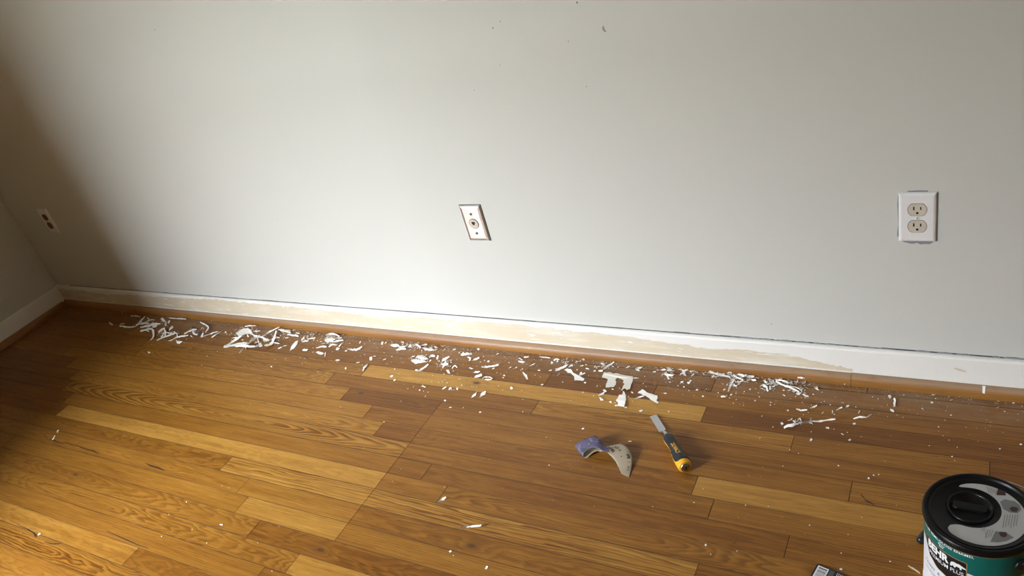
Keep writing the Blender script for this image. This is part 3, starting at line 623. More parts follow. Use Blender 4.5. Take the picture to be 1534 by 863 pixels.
def lerp(x, P):
    if x <= P[0][0]: return P[0][1]
    for (a, va), (b, vb) in zip(P, P[1:]):
        if a <= x <= b: u = (x-a)/(b-a); u = u*u*(3-2*u); return va+(vb-va)*u
    return P[-1][1]
teal = wrap_patch('teal_band', lambda a: .1762, lambda a: lerp(a, [(-200,.140),(-163,.134),(-150,.118),(-120,.100),(-100,.1265),(-85,.122),(-65,.117),(-40,.115),(0,.12)]), -215, 60, RC+.0003, TEAL)
teal['label'] = 'teal upper band of the label'
wrap_patch('gold_border', lambda a: lerp(a, [(-158,.150),(-150,.1515),(-128,.1515),(-103,.1515),(-100.3,.149)]), lambda a: lerp(a, [(-158,.146),(-156,.128),(-148,.108),(-132,.096),(-115,.0905),(-100.3,.089)]), -158, -100.3, RC+.0005, GOLD)
pan = wrap_patch('black_panel', lambda a: lerp(a, [(-157,.149),(-150,.1502),(-128,.1502),(-103,.1502),(-101.2,.148)]), lambda a: lerp(a, [(-157,.147),(-155,.129),(-147,.1093),(-131,.0975),(-114,.092),(-101.2,.0905)]), -157, -101.2, RC+.0007, BLK)
def wrap_text(s, size, adeg, z, m, parent, bold=0., squash=1., spacing=1., r=RC+.0010, align='CENTER', mesh=None):
    bm = mesh or text_bm(s, size, align=align, cut=.003, bold=bold, squash=squash, spacing=spacing)
    for v in bm.verts:
        a = adeg+math.degrees(v.co.x/r); v.co = cyl_pt(a, z+v.co.y, r)
    return link('lettering', bm, m, parent)
wrap_text('PREMIUM SEMI-GLOSS ENAMEL', .0078, -94.0, .1695, WTXT, teal, bold=.0001, squash=1.02, spacing=1.05, align='RIGHT')
wrap_text('Blanco', .0048, -130, .1628, WTXT, teal, bold=.0001); wrap_text('Base', .0048, -130, .1583, WTXT, teal, bold=.0001)
wrap_text('BEHR', .0235, -136.5, .1375, WTXT, pan, bold=.0011, squash=.80)
wrap_text('PREMIUM PLUS', .0130, -126, .1195, LABW, pan, bold=.0001, squash=.78)
# white bear emblem
bear = [(-.013,-.004),(-.0125,.000),(-.0105,.0035),(-.006,.0052),(-.001,.0045),(.004,.0050),(.008,.0030),(.0125,.0012),(.0165,-.0012),(.0160,-.0028),(.0115,-.0026),(.0085,-.0022),(.0078,-.0050),(.0085,-.0072),(.0055,-.0072),(.0045,-.0035),(-.0005,-.0028),(-.0030,-.0050),(-.0025,-.0072),(-.0058,-.0072),(-.0070,-.0042),(-.0090,-.0050),(-.0100,-.0072),(-.0135,-.0072),(-.0125,-.0050)]
bm = bmesh.new(); bm.faces.new([bm.verts.new((x*.85, y, 0)) for x, y in bear]); bmesh.ops.triangulate(bm, faces=bm.faces[:])
for k in range(-4, 5): bmesh.ops.bisect_plane(bm, geom=bm.verts[:]+bm.edges[:]+bm.faces[:], plane_co=(k*.003,0,0), plane_no=(1,0,0))
o_ = wrap_text('', 0, -110.5, .1365, WTXT, pan, mesh=bm); o_.name = 'bear_emblem'
wrap_text('PAINT & PRIMER', .0100, -131, .0830, GTXT, body, squash=.9, spacing=1.25); wrap_text('INTERIOR', .0070, -146, .0690, GTXT, body)
# lid
bm = bmesh.new(); lathe(bm, [(RC+.0012, .1765), (RC+.0034, .1775), (RC+.0042, .1815), (RC+.0038, .1880), (RC+.0022, .1903), (RC-.0012, .1905), (.0790, .1885), (.0775, .1855), (.0765, .1850), (.0750, .1862), (.0735, .1862), (.0720, .1850), (.0690, .1846), (.0680, .1838), (0, .1838)], 120); fixn(bm)
lid = link('lid', bm, BLK2, can, smooth=False); lid['label'] = 'black plastic lid'
for p in lid.data.polygons: p.use_smooth = True
bm = bmesh.new(); lathe(bm, [(RC+.0006, .1745), (RC+.0020, .1750), (RC+.0024, .1762), (RC+.0012, .1772)], 96); fixn(bm); link('rim', bm, GOLD, can, smooth=True)
c0 = Vector((-.015, .009))
bm = bmesh.new(); lathe(bm, [(.0345, .1836), (.0345, .1862), (.0335, .1872), (.0318, .1872), (.0308, .1860), (.0300, .1846), (0, .1846)], 80)
bmesh.ops.translate(bm, verts=bm.verts, vec=(c0.x, c0.y, 0)); fixn(bm); cap = link('pour_cap', bm, BLK2, lid, smooth=False)
for p in cap.data.polygons: p.use_smooth = True
bm = bmesh.new()
prism(bm, [(-.026,-.006),(-.020,-.0085),(.020,-.0085),(.026,-.006),(.026,.006),(.020,.0085),(-.020,.0085),(-.026,.006)], lambda p: (c0.x+p[0], c0.y+p[1], .1842), lambda p: (c0.x+p[0]*.97, c0.y+p[1]*.8, .1880))
bmesh.ops.rotate(bm, verts=bm.verts, cent=(c0.x, c0.y, 0), matrix=Matrix.Rotation(math.radians(-3), 3, 'Z')); fixn(bm); link('cap_grip', bm, BLK2, cap)
# crescent label on the lid
bm = bmesh.new(); n_ = 90; ci = Vector((-.0135, .0105)); ri_ = .0440; ro_ = .0665; A, B = [], []
for k in range(n_+1):
    a = math.radians(122-262*k/n_); d = Vector((math.cos(a), math.sin(a)))
    bq = d.dot(-ci)*-1; # ray from the can axis to the inner circle
    t_ = d.dot(ci)+math.sqrt(max(0, d.dot(ci)**2-ci.length_squared+ri_*ri_))
    e_ = min(k, n_-k)/5.0; e_ = 1 if e_ >= 1 else math.sqrt(max(0, 1-(1-e_)**2))
    mid = (t_+ro_)/2; A.append(bm.verts.new((*(d*(mid+(ro_-mid)*e_)), .1841))); B.append(bm.verts.new((*(d*(mid-(mid-t_)*e_)), .1841)))
for k in range(n_): bm.faces.new((A[k], B[k], B[k+1], A[k+1]))
bmesh.ops.remove_doubles(bm, verts=bm.verts, dist=1e-6); fixn(bm); ll = link('lid_label', bm, LIDLAB, lid); ll['label'] = 'grey crescent label on the lid'
def flat(pts, z, m, name, parent): 
    bm = bmesh.new(); bm.faces.new([bm.verts.new((p[0], p[1], z)) for p in pts]); 
    bmesh.ops.triangulate(bm, faces=bm.faces[:]); fixn(bm)
    for f in bm.faces:
        if f.normal.z < 0: f.normal_flip()
    return link(name, bm, m, parent)
LP = lambda P: [(x-CX, y-CY) for x, y in P]
flat(LP([(2.3919, -0.4994), (2.3986, -0.4918), (2.4128, -0.4928), (2.4203, -0.4999), (2.4220, -0.5097), (2.4164, -0.5184), (2.4061, -0.5196), (2.3967, -0.5146)]), .1843, LIDD, 'dark_print', ll)
flat(LP([(2.4052, -0.5110), (2.4090, -0.5056), (2.4155, -0.5055), (2.4183, -0.5092), (2.4155, -0.5157), (2.4090, -0.5167)]), .1844, BRNP, 'photo_print', ll)
flat(LP([(2.3869, -0.4802), (2.3888, -0.4704), (2.3966, -0.4732), (2.4014, -0.4728), (2.3995, -0.4779), (2.4004, -0.4830), (2.3870, -0.4855)]), .1844, BRNP, 'photo_print', ll)
flat(LP([(2.3859, -0.5649), (2.3792, -0.5889), (2.3907, -0.5869), (2.4016, -0.5808), (2.4116, -0.5713), (2.3997, -0.5626)]), .1843, LIDD, 'dark_print', ll)
flat(LP([(2.3905, -0.5672), (2.3942, -0.5641), (2.4015, -0.5635), (2.4020, -0.5704), (2.3979, -0.5749), (2.3933, -0.5734)]), .1844, BRNP, 'photo_print', ll)
def lineset(p0, p1, d, n_, w=.0004):
    bm = bmesh.new(); p0, p1 = Vector(p0)-Vector((CX, CY)), Vector(p1)-Vector((CX, CY)); d = Vector(d)
    for i in range(n_):
        a, b = p0+d*i, p1+d*i-(p1-p0)*(.25*((i*37) % 3)/3); t = (b-a).normalized(); q_ = Vector((-t.y, t.x))*w
        bm.faces.new([bm.verts.new((*v, .18432)) for v in (a-q_, b-q_, b+q_, a+q_)])
    fixn(bm)
    for f in bm.faces:
        if f.normal.z < 0: f.normal_flip()
    link('printed_lines', bm, LIDD, ll)
lineset((2.3726, -0.4696), (2.3763, -0.4827), (.0032,-.0006), 5)
lineset((2.3991, -0.5257), (2.3960, -0.5552), (.0036,.0008), 6)
lineset((2.3690, -0.5594), (2.3673, -0.5698), (.0028,.0006), 2, .0003)
lineset((2.3720, -0.5700), (2.3741, -0.5820), (.0026,.0005), 1, .0003)
lineset((2.3756, -0.5648), (2.3722, -0.5825), (.0035,.0008), 3, .0004)
# ears and bail
for ad in (-45, 135):
    bm = bmesh.new(); lathe(bm, [(0, 0), (.0115, 0), (.0115, .0025), (.0085, .0045), (0, .0048)], 28)
    bmesh.ops.rotate(bm, verts=bm.verts, cent=(0,0,0), matrix=Matrix.Rotation(math.pi/2, 3, 'Y')); bmesh.ops.translate(bm, verts=bm.verts, vec=(RC+.0008, 0, .146))
    bmesh.ops.rotate(bm, verts=bm.verts, cent=(0,0,0), matrix=Matrix.Rotation(math.radians(ad), 3, 'Z')); fixn(bm); ear = link('ear', bm, BLK, can, smooth=False)
bm = bmesh.new(); ax = Vector((math.cos(math.radians(-45)), math.sin(math.radians(-45)), 0)); pr = Vector((math.cos(math.radians(45)), math.sin(math.radians(45)), 0))
pts = []
for k in range(33):
    t_ = math.pi*k/32; p = ax*(.0905*math.cos(t_))+pr*(.110*math.sin(t_)); p.z = .148+.020*math.sin(t_); pts.append(p)
tube(bm, pts, .0013, 8); bail = link('bail_wire', bm, WIRE, can, smooth=True)

# ---------------- black handle behind the can and barcode packet ----------------
hA = Vector((2.2700, -0.4691)+(.0085,)); hd = Vector((.42, .907, 0)).normalized()
bm = bmesh.new(); pts = [Vector((d_, 0, 0)) for d_ in (0, .0012, .003, .006, .02, .06, .10, .13, .138, .142)]
tube(bm, pts, [.0045,.0064,.0076,.0082,.0085,.0078,.0078,.0082,.007,.004], 20)
hh = link('tool_handle', bm, BLK, None, smooth=True); hh.location = hA; hh.rotation_euler = (0, 0, math.atan2(hd.y, hd.x))
tag(hh, 'black round-ended tool handle lying behind the paint can', 'handle')
pk0 = Vector((2.1014, -0.5628)); e1 = (Vector((2.1591, -0.5760))-pk0).normalized(); e2 = Vector((e1.y, -e1.x))
pk = empty('barcode_packet', (pk0.x, pk0.y, 0)); pk.rotation_euler = (0, 0, math.atan2(e1.y, e1.x)); tag(pk, 'flat black packet with a white barcode panel at the bottom edge', 'packet')
bm = bmesh.new(); box(bm, 0, .105, -.15, 0, .0004, .0034); bmesh.ops.bevel(bm, geom=bm.edges[:], offset=.0008, segments=1, affect='EDGES'); link('packet_body', bm, BLK, pk)
bm = bmesh.new(); box(bm, .0035, .0245, -.040, -.0030, .0034, .00355); bc = link('barcode_panel', bm, LABW, pk); bc['label'] = 'white barcode panel'
bm = bmesh.new(); r_ = random.Random(8); y = -.0062
box(bm, .0062, .0220, y-.0022, y, .00355, .00362); y -= .0032
while y > -.037:
    w = r_.uniform(.0003, .0010); box(bm, .0062, .0220, y-w, y, .00355, .00362); y -= w+r_.uniform(.0005, .0014)
link('barcode', bm, INK, bc)
bm = bmesh.new()
for k in range(4): box(bm, .0275+k*.0022, .0282+k*.0022, -.030+.003*(k%2), -.0030, .0034, .0035)
link('printed_lines', bm, GTXT, pk)
bm = bmesh.new()
for k in range(5):
    for j in range(8): box(bm, .0400+k*.0032, .0412+k*.0032, -.0038-j*.0034-.0024, -.0038-j*.0034, .0034, .0035)
link('printed_lines', bm, LABW, pk)

# ---------------- scraped paint chips ----------------
from mathutils.geometry import tessellate_polygon
# world coordinates in tenths of a millimetre: [sheet, index, kind, colour, u, v, length, outline...]
CHIPS = [
["A",0,"s",0,192,489,23.0,[-6927,-1353,105,-6893,-1315,66,-6868,-1262,36,-6749,-1281,17,-6655,-1270,7,-6562,-1250,7,-6421,-1262,17,-6308,-1245,36,-6157,-1253,66,-5982,-1276,105,-5987,-1259,139,-6191,-1217,100,-6302,-1232,71,-6460,-1206,51,-6578,-1208,42,-6687,-1215,42,-6806,-1204,51,-6865,-1237,71,-6927,-1259,100,-6945,-1310,139]],
["A",1,"s",0,209,482,21.8,[-5961,-1282,113,-6023,-1183,80,-6090,-1083,56,-6162,-981,39,-6194,-897,31,-6191,-829,31,-6228,-746,39,-6231,-679,56,-6211,-623,80,-6180,-574,113,-6185,-582,142,-6198,-638,110,-6255,-680,85,-6259,-742,68,-6242,-815,60,-6202,-901,60,-6159,-988,68,-6138,-1068,85,-6030,-1185,110,-5945,-1294,142]],
["A",2,"s",0,214,485,19.9,[-6164,-1087,68,-6123,-1047,45,-6084,-1002,28,-6013,-976,18,-5937,-952,15,-5861,-924,18,-5754,-916,28,-5606,-936,45,-5478,-938,68,-5497,-913,87,-5630,-908,64,-5785,-883,47,-5908,-879,37,-5994,-900,34,-6053,-938,37,-6131,-958,47,-6154,-1015,64,-6171,-1073,87]],
["A",3,"s",0,226,487,30.8,[-5823,-1173,7,-5632,-1183,37,-5503,-1154,64,-5340,-1149,84,-5198,-1129,94,-5174,-1039,94,-5131,-973,84,-5100,-904,64,-4996,-887,37,-4947,-822,7,-4952,-796,38,-5028,-837,68,-5130,-861,95,-5210,-911,115,-5261,-985,126,-5287,-1067,126,-5406,-1093,115,-5562,-1099,95,-5676,-1140,68,-5860,-1135,38]],
["A",4,"p",0,231,487,11.9,[-5434,-868,59,-5428,-811,35,-5373,-765,7,-5200,-820,14,-4965,-932,41,-4965,-983,33,-4961,-1054,27,-5063,-1061,9,-5160,-1084,13,-5270,-993,19,-5349,-941,36]],
["A",5,"s",0,224,499,26.6,[-5386,-1474,73,-5326,-1395,51,-5283,-1303,34,-5186,-1246,23,-5088,-1200,17,-4906,-1292,17,-4725,-1416,23,-4509,-1567,34,-4361,-1720,51,-4293,-1859,73,-4172,-1915,93,-4215,-1776,71,-4346,-1599,54,-4578,-1415,43,-4833,-1225,37,-5135,-1129,37,-5286,-1169,43,-5346,-1254,54,-5425,-1324,71,-5475,-1410,93]],
["A",6,"s",0,218,496,12.7,[-5498,-1396,7,-5422,-1378,9,-5383,-1336,14,-5304,-1322,22,-5204,-1331,34,-5059,-1372,49,-4913,-1404,67,-4892,-1397,88,-5055,-1345,70,-5202,-1310,55,-5338,-1287,43,-5406,-1315,35,-5474,-1339,30,-5499,-1389,28]],
["A",7,"s",0,203,474,14.7,[-7132,-618,84,-7107,-572,46,-7075,-523,24,-6984,-513,16,-6864,-520,24,-6705,-544,46,-6494,-601,84,-6483,-586,108,-6692,-530,70,-6877,-485,48,-7019,-469,40,-7083,-505,48,-7144,-532,70,-7137,-601,108]],
["A",8,"p",0,245,479,10.8,[-5297,-509,37,-5263,-426,33,-5151,-466,8,-4946,-555,11,-4711,-694,44,-4852,-685,29,-5036,-632,7,-5181,-571,7]],
["A",9,"s",0,248,485,5.8,[-4814,-647,7,-4747,-728,9,-4672,-811,14,-4550,-897,22,-4478,-902,27,-4560,-815,19,-4651,-732,14,-4754,-652,12]],
["A",10,"s",0,253,482,5.4,[-4472,-769,44,-4514,-692,24,-4572,-620,24,-4571,-576,44,-4637,-562,51,-4695,-590,31,-4650,-658,31,-4516,-761,51]],
["A",11,"s",0,265,477,26.1,[-4765,-482,78,-4683,-461,55,-4603,-435,38,-4509,-417,27,-4407,-402,21,-4273,-412,21,-4161,-399,27,-4014,-415,38,-3877,-419,55,-3719,-437,78,-3731,-413,98,-3892,-391,75,-4052,-367,58,-4194,-357,47,-4301,-373,41,-4409,-386,41,-4530,-382,47,-4618,-405,58,-4702,-428,75,-4765,-466,98]],
["A",12,"s",0,242,494,11.6,[-4379,-1365,29,-4397,-1290,14,-4394,-1226,7,-4404,-1164,7,-4403,-1104,14,-4350,-1067,29,-4444,-1013,37,-4493,-1053,22,-4581,-1076,15,-4554,-1158,15,-4557,-1223,22,-4460,-1332,37]],
["A",13,"s",0,247,498,12.7,[-4346,-1113,82,-4264,-1168,51,-4175,-1252,36,-4038,-1333,36,-3919,-1448,51,-3711,-1575,82,-3625,-1586,100,-3789,-1454,68,-3927,-1332,53,-4071,-1230,53,-4202,-1164,68,-4272,-1099,100]],
["A",14,"s",0,244,502,8.6,[-3935,-1598,16,-3964,-1529,17,-4000,-1459,22,-4028,-1394,30,-4018,-1342,41,-4069,-1323,50,-4095,-1371,39,-4056,-1444,31,-4043,-1508,26,-3976,-1589,25]],
["A",15,"p",0,256,492,10.0,[-4153,-982,10,-4187,-901,15,-4163,-844,11,-4041,-894,7,-3987,-996,11,-4006,-1053,7,-4022,-1150,8,-4116,-1051,11]],
["A",16,"s",0,256,499,14.7,[-3917,-1351,68,-3853,-1335,46,-3771,-1327,33,-3677,-1325,29,-3577,-1321,33,-3464,-1323,46,-3327,-1342,68,-3335,-1324,81,-3483,-1295,60,-3604,-1285,47,-3710,-1282,42,-3796,-1292,47,-3880,-1297,60,-3929,-1328,81]],
["A",17,"s",0,247,505,28.4,[-3854,-1871,76,-3829,-1800,58,-3833,-1713,43,-3800,-1648,34,-3756,-1588,29,-3691,-1538,29,-3609,-1499,34,-3546,-1446,43,-3459,-1407,58,-3337,-1392,76,-3363,-1369,93,-3483,-1387,74,-3610,-1399,60,-3684,-1446,51,-3763,-1488,46,-3837,-1533,46,-3875,-1600,51,-3874,-1689,60,-3908,-1756,74,-3879,-1857,93]],
["A",18,"s",0,263,501,10.1,[-3728,-1173,7,-3540,-1256,35,-3389,-1300,52,-3285,-1340,52,-3230,-1392,35,-3184,-1449,7,-3106,-1461,23,-3159,-1405,51,-3234,-1322,68,-3379,-1272,68,-3542,-1207,51,-3712,-1158,23]],
["A",19,"s",0,266,506,31.0,[-3194,-1820,79,-3153,-1752,51,-3145,-1660,30,-3147,-1564,16,-3134,-1482,9,-3019,-1462,9,-2932,-1416,16,-2778,-1417,30,-2668,-1383,51,-2532,-1367,79,-2541,-1351,103,-2677,-1367,75,-2837,-1363,55,-2971,-1377,41,-3080,-1407,34,-3148,-1468,34,-3193,-1538,41,-3165,-1646,55,-3191,-1724,75,-3183,-1822,103]],
["A",20,"p",0,267,512,12.7,[-3108,-1581,12,-2915,-1660,7,-2843,-1649,9,-2669,-1677,29,-2530,-1694,55,-2590,-1734,20,-2600,-1821,11,-2739,-1816,27,-2950,-1677,12]],
["A",21,"s",0,285,496,20.1,[-2856,-1306,51,-2853,-1237,32,-2868,-1158,18,-2865,-1093,10,-2813,-1057,7,-2796,-993,10,-2724,-968,18,-2636,-953,32,-2511,-962,51,-2541,-930,66,-2685,-905,47,-2803,-905,33,-2849,-955,25,-2918,-985,22,-2946,-1043,25,-2948,-1116,33,-2945,-1188,47,-2912,-1277,66]],
["A",22,"p",1,289,491,9.6,[-3084,-810,11,-3025,-745,20,-2915,-748,11,-2774,-790,7,-2723,-907,13,-2821,-927,16,-2913,-926,10]],
["A",23,"s",0,292,499,9.0,[-2710,-1050,12,-2576,-1142,14,-2416,-1218,21,-2272,-1247,33,-2149,-1262,49,-2159,-1229,62,-2306,-1179,46,-2424,-1151,34,-2555,-1074,27,-2686,-1033,25]],
["A",24,"p",0,303,502,8.2,[-1966,-1270,19,-2052,-1148,7,-2073,-1074,28,-1965,-1087,48,-1945,-1152,10,-1815,-1284,11,-1857,-1341,33]],
["A",25,"p",1,300,500,9.6,[-2253,-1150,7,-2261,-1061,18,-2272,-987,34,-2170,-977,20,-2148,-1050,7,-1998,-1185,24,-2056,-1242,28]],
["A",26,"s",0,307,490,20.0,[-2874,-475,26,-2729,-524,26,-2581,-576,29,-2444,-611,33,-2299,-655,39,-2160,-722,46,-2065,-776,55,-1996,-877,66,-1922,-982,78,-1844,-1092,92,-1748,-1136,116,-1820,-1028,102,-1856,-930,89,-1941,-807,79,-2105,-684,70,-2286,-612,62,-2436,-566,56,-2590,-511,52,-2716,-499,50,-2855,-460,49]],
["A",27,"s",0,312,502,14.2,[-1762,-1277,36,-1747,-1221,20,-1738,-1160,10,-1708,-1114,7,-1643,-1090,10,-1549,-1086,20,-1481,-1060,36,-1495,-1045,46,-1586,-1054,30,-1667,-1069,20,-1728,-1097,17,-1762,-1144,20,-1791,-1191,30,-1783,-1262,46]],
["A",28,"s",0,183,485,7.4,[-7273,-1106,15,-7164,-1101,17,-7087,-1071,23,-7006,-1044,32,-7015,-1035,37,-7145,-1030,28,-7226,-1056,23,-7298,-1087,21]],
["A",29,"s",0,166,485,7.2,[-8063,-1098,30,-7883,-1180,32,-7717,-1238,37,-7553,-1271,46,-7560,-1231,52,-7749,-1152,43,-7922,-1099,38,-8080,-1057,36]],
["A",30,"s",0,183,467,4.0,[-8362,-218,7,-8180,-321,27,-8088,-371,7,-8063,-367,14,-8149,-309,34,-8337,-215,14]],
["A",31,"s",0,287,504,3.8,[-2499,-1329,34,-2432,-1342,19,-2306,-1390,34,-2310,-1366,39,-2444,-1301,24,-2510,-1291,39]],
["A",32,"p",0,223,528,6.1,[-3752,-2470,18,-3650,-2451,14,-3523,-2489,7,-3532,-2575,23]],
["A",33,"s",0,226,480,13.9,[-5835,-836,60,-5869,-751,31,-5848,-697,13,-5820,-645,7,-5746,-625,13,-5621,-634,31,-5452,-671,60,-5443,-663,79,-5617,-624,49,-5775,-593,31,-5843,-627,26,-5871,-680,31,-5871,-746,49,-5837,-831,79]],
["A",34,"s",0,215,483,13.7,[-6218,-875,58,-6147,-871,31,-6043,-884,16,-5952,-875,10,-5865,-856,16,-5785,-831,31,-5666,-829,58,-5668,-822,74,-5793,-819,48,-5903,-824,32,-5985,-842,27,-6049,-862,32,-6133,-862,48,-6205,-867,74]],
["A",35,"s",0,223,478,5.9,[-6103,-557,56,-6030,-588,31,-5906,-634,31,-5725,-720,56,-5709,-709,66,-5890,-624,41,-6017,-565,41,-6087,-548,66]],
["B",0,"s",0,324,501,18.4,[-1347,-1260,7,-1284,-1234,29,-1237,-1199,48,-1195,-1160,61,-1192,-1100,66,-1178,-1045,61,-1166,-988,48,-1198,-905,29,-1209,-834,7,-1205,-837,28,-1206,-900,50,-1185,-977,69,-1185,-1041,82,-1194,-1100,86,-1226,-1145,82,-1257,-1189,69,-1313,-1219,50,-1360,-1254,28]],
["B",1,"s",0,316,500,20.0,[-1589,-1314,100,-1611,-1234,60,-1633,-1152,31,-1636,-1081,14,-1605,-1031,9,-1543,-1000,14,-1458,-983,31,-1348,-982,60,-1225,-987,100,-1209,-993,132,-1332,-987,92,-1451,-982,63,-1547,-991,46,-1601,-1029,41,-1625,-1085,46,-1621,-1156,63,-1600,-1238,92,-1564,-1327,132]],
["B",2,"p",0,338,497,4.1,[-1049,-856,9,-993,-812,15,-907,-880,7,-962,-918,14]],
["B",3,"p",0,365,498,27.1,[-377,-884,17,-412,-804,12,-387,-745,10,-377,-699,10,-341,-657,15,-340,-600,18,-259,-576,28,-143,-557,35,-63,-532,46,20,-554,41,162,-595,34,256,-638,23,319,-719,13,389,-820,10,213,-795,7,144,-826,11,101,-867,13,41,-919,19,21,-988,27,-17,-1038,38,-213,-964,28]],
["B",4,"s",0,349,511,29.5,[-66,-1725,90,-41,-1654,58,-35,-1566,34,-54,-1463,18,-31,-1386,10,2,-1316,10,46,-1254,18,84,-1189,34,122,-1123,58,193,-1078,90,145,-1053,118,52,-1086,86,-29,-1127,62,-91,-1180,46,-96,-1266,38,-113,-1346,38,-97,-1442,46,-91,-1531,62,-84,-1623,86,-83,-1711,118]],
["B",5,"p",0,352,517,39.6,[-242,-1687,8,-287,-1570,10,-205,-1562,11,-149,-1535,13,-111,-1511,9,-6,-1511,10,43,-1482,11,109,-1448,8,148,-1424,7,197,-1378,10,258,-1364,12,313,-1343,12,400,-1322,11,435,-1281,9,556,-1286,9,656,-1289,9,738,-1286,12,704,-1323,9,705,-1401,10,672,-1441,12,615,-1492,15,528,-1495,9,460,-1528,8,369,-1539,8,321,-1563,11,290,-1581,11,187,-1574,8,110,-1600,7,54,-1606,10,2,-1650,10,-61,-1694,10,-133,-1717,11]],
["B",6,"s",0,372,518,35.6,[354,-1605,7,537,-1617,54,728,-1642,96,917,-1678,127,1060,-1674,143,1199,-1675,143,1291,-1639,127,1358,-1579,96,1391,-1493,54,1373,-1371,7,1384,-1369,55,1365,-1461,103,1357,-1555,144,1291,-1604,175,1193,-1634,192,1028,-1606,192,866,-1596,175,718,-1611,144,561,-1619,103,374,-1603,55]],
["B",7,"s",0,374,514,41.4,[1080,-2040,143,975,-1860,98,879,-1688,64,841,-1543,41,835,-1415,30,846,-1298,30,845,-1177,41,895,-1085,64,974,-1011,98,1098,-965,143,1121,-981,183,997,-1028,138,905,-1096,104,863,-1195,82,832,-1300,70,840,-1427,70,866,-1565,82,909,-1713,104,976,-1875,138,1087,-2057,183]],
["B",8,"s",0,398,500,48.7,[1029,-1409,158,1005,-1244,103,976,-1078,63,1049,-979,35,1144,-889,22,1151,-739,22,1219,-633,35,1327,-555,63,1461,-492,103,1608,-438,158,1644,-465,206,1470,-498,152,1337,-561,111,1197,-622,84,1153,-747,70,1128,-878,70,1048,-970,84,997,-1088,111,1019,-1255,152,1060,-1431,206]],
["B",9,"s",0,375,488,16.2,[-333,-436,7,-270,-414,9,-188,-406,14,-124,-383,22,-20,-398,34,75,-400,50,179,-408,69,297,-429,91,316,-428,121,191,-399,98,88,-393,79,-26,-374,64,-134,-363,52,-195,-390,43,-272,-402,38,-322,-436,36]],
["B",10,"s",0,387,504,22.5,[390,-806,8,514,-860,9,640,-909,13,776,-954,20,897,-974,30,1004,-986,43,1109,-995,59,1248,-1051,77,1393,-1109,99,1530,-1147,123,1565,-1136,163,1416,-1076,139,1268,-1014,118,1124,-965,99,1021,-968,84,881,-919,71,784,-904,61,685,-893,54,560,-843,49,442,-804,48]],
["B",11,"p",2,398,509,11.9,[1218,-1029,9,1269,-980,11,1371,-950,27,1488,-991,21,1580,-1022,23,1536,-1066,7,1514,-1146,16,1421,-1116,15,1346,-1135,23]],
["B",12,"s",0,407,509,28.2,[1495,-573,96,1529,-662,61,1550,-755,34,1595,-856,16,1608,-956,7,1726,-1089,7,1717,-1170,16,1769,-1270,34,1690,-1296,61,1700,-1406,96,1803,-1489,128,1879,-1460,92,1907,-1376,65,1960,-1303,48,1915,-1167,39,1811,-1032,39,1802,-927,48,1697,-807,65,1649,-707,92,1632,-621,128]],
["B",13,"p",0,389,517,9.6,[1217,-1268,9,1327,-1232,41,1397,-1289,11,1530,-1388,8,1503,-1422,11,1489,-1482,28,1303,-1377,7]],
["B",14,"s",0,368,521,5.2,[795,-1529,41,808,-1568,18,889,-1623,18,998,-1704,41,1034,-1708,50,930,-1625,27,884,-1560,27,839,-1530,50]],
["B",15,"s",0,415,505,7.3,[1695,-875,29,1753,-863,7,1829,-854,7,1942,-873,29,1926,-847,37,1792,-803,16,1714,-809,16,1681,-851,37]],
["B",16,"s",0,415,514,8.5,[1922,-1163,22,2038,-1198,47,2123,-1205,57,2193,-1216,47,2215,-1175,22,2211,-1157,34,2170,-1172,59,2118,-1186,69,2022,-1164,59,1908,-1133,34]],
["B",17,"s",0,419,521,6.1,[2380,-1438,25,2444,-1429,28,2482,-1399,39,2536,-1381,56,2518,-1365,67,2439,-1364,50,2405,-1398,39,2369,-1429,36]],
["B",18,"s",0,426,518,7.7,[2487,-1340,38,2493,-1275,7,2534,-1233,7,2632,-1233,38,2634,-1233,50,2528,-1227,19,2488,-1269,19,2488,-1338,50]],
["B",19,"s",0,425,495,16.9,[1456,-428,29,1593,-479,50,1732,-539,67,1835,-551,77,1937,-567,77,1988,-532,67,2008,-475,50,2038,-430,29,2002,-388,46,1962,-424,67,1941,-479,84,1888,-502,94,1800,-484,94,1698,-462,84,1587,-446,67,1447,-391,46]],
["B",20,"p",0,428,496,16.9,[1593,-422,82,1620,-388,59,1670,-377,27,1727,-333,12,1817,-366,9,1934,-378,16,2033,-386,32,2274,-587,78,2112,-543,38,2009,-527,23,1916,-503,14,1815,-483,7,1736,-497,21,1664,-485,40]],
["B",21,"s",0,439,502,17.0,[2167,-685,52,2220,-669,29,2280,-655,14,2370,-675,7,2447,-670,7,2532,-668,14,2648,-702,29,2760,-724,52,2752,-696,67,2628,-657,45,2503,-611,30,2417,-611,23,2334,-609,23,2253,-601,30,2197,-621,45,2153,-650,67]],
["B",22,"s",0,430,506,4.8,[2190,-841,13,2254,-821,16,2313,-796,24,2283,-769,27,2221,-791,19,2153,-807,17]],
["B",23,"p",0,440,518,20.0,[2968,-1459,7,2941,-1394,12,2861,-1286,13,2837,-1212,18,2813,-1144,15,2804,-1070,19,2798,-992,16,2788,-930,13,2856,-874,9,2935,-983,12,2990,-1063,12,3017,-1146,17,3030,-1209,17,3049,-1299,15,3033,-1345,12,2983,-1380,9]],
["B",24,"p",0,457,524,9.0,[3510,-1367,41,3525,-1269,12,3628,-1273,22,3716,-1299,41,3729,-1379,28,3599,-1357,7,3572,-1395,18]],
["B",25,"p",0,363,509,4.2,[237,-1203,23,314,-1149,22,329,-1212,7]],
["B",26,"s",0,351,506,7.5,[-244,-1213,50,-225,-1162,17,-172,-1128,17,-57,-1134,50,-85,-1107,63,-199,-1102,30,-259,-1131,30,-253,-1202,63]],
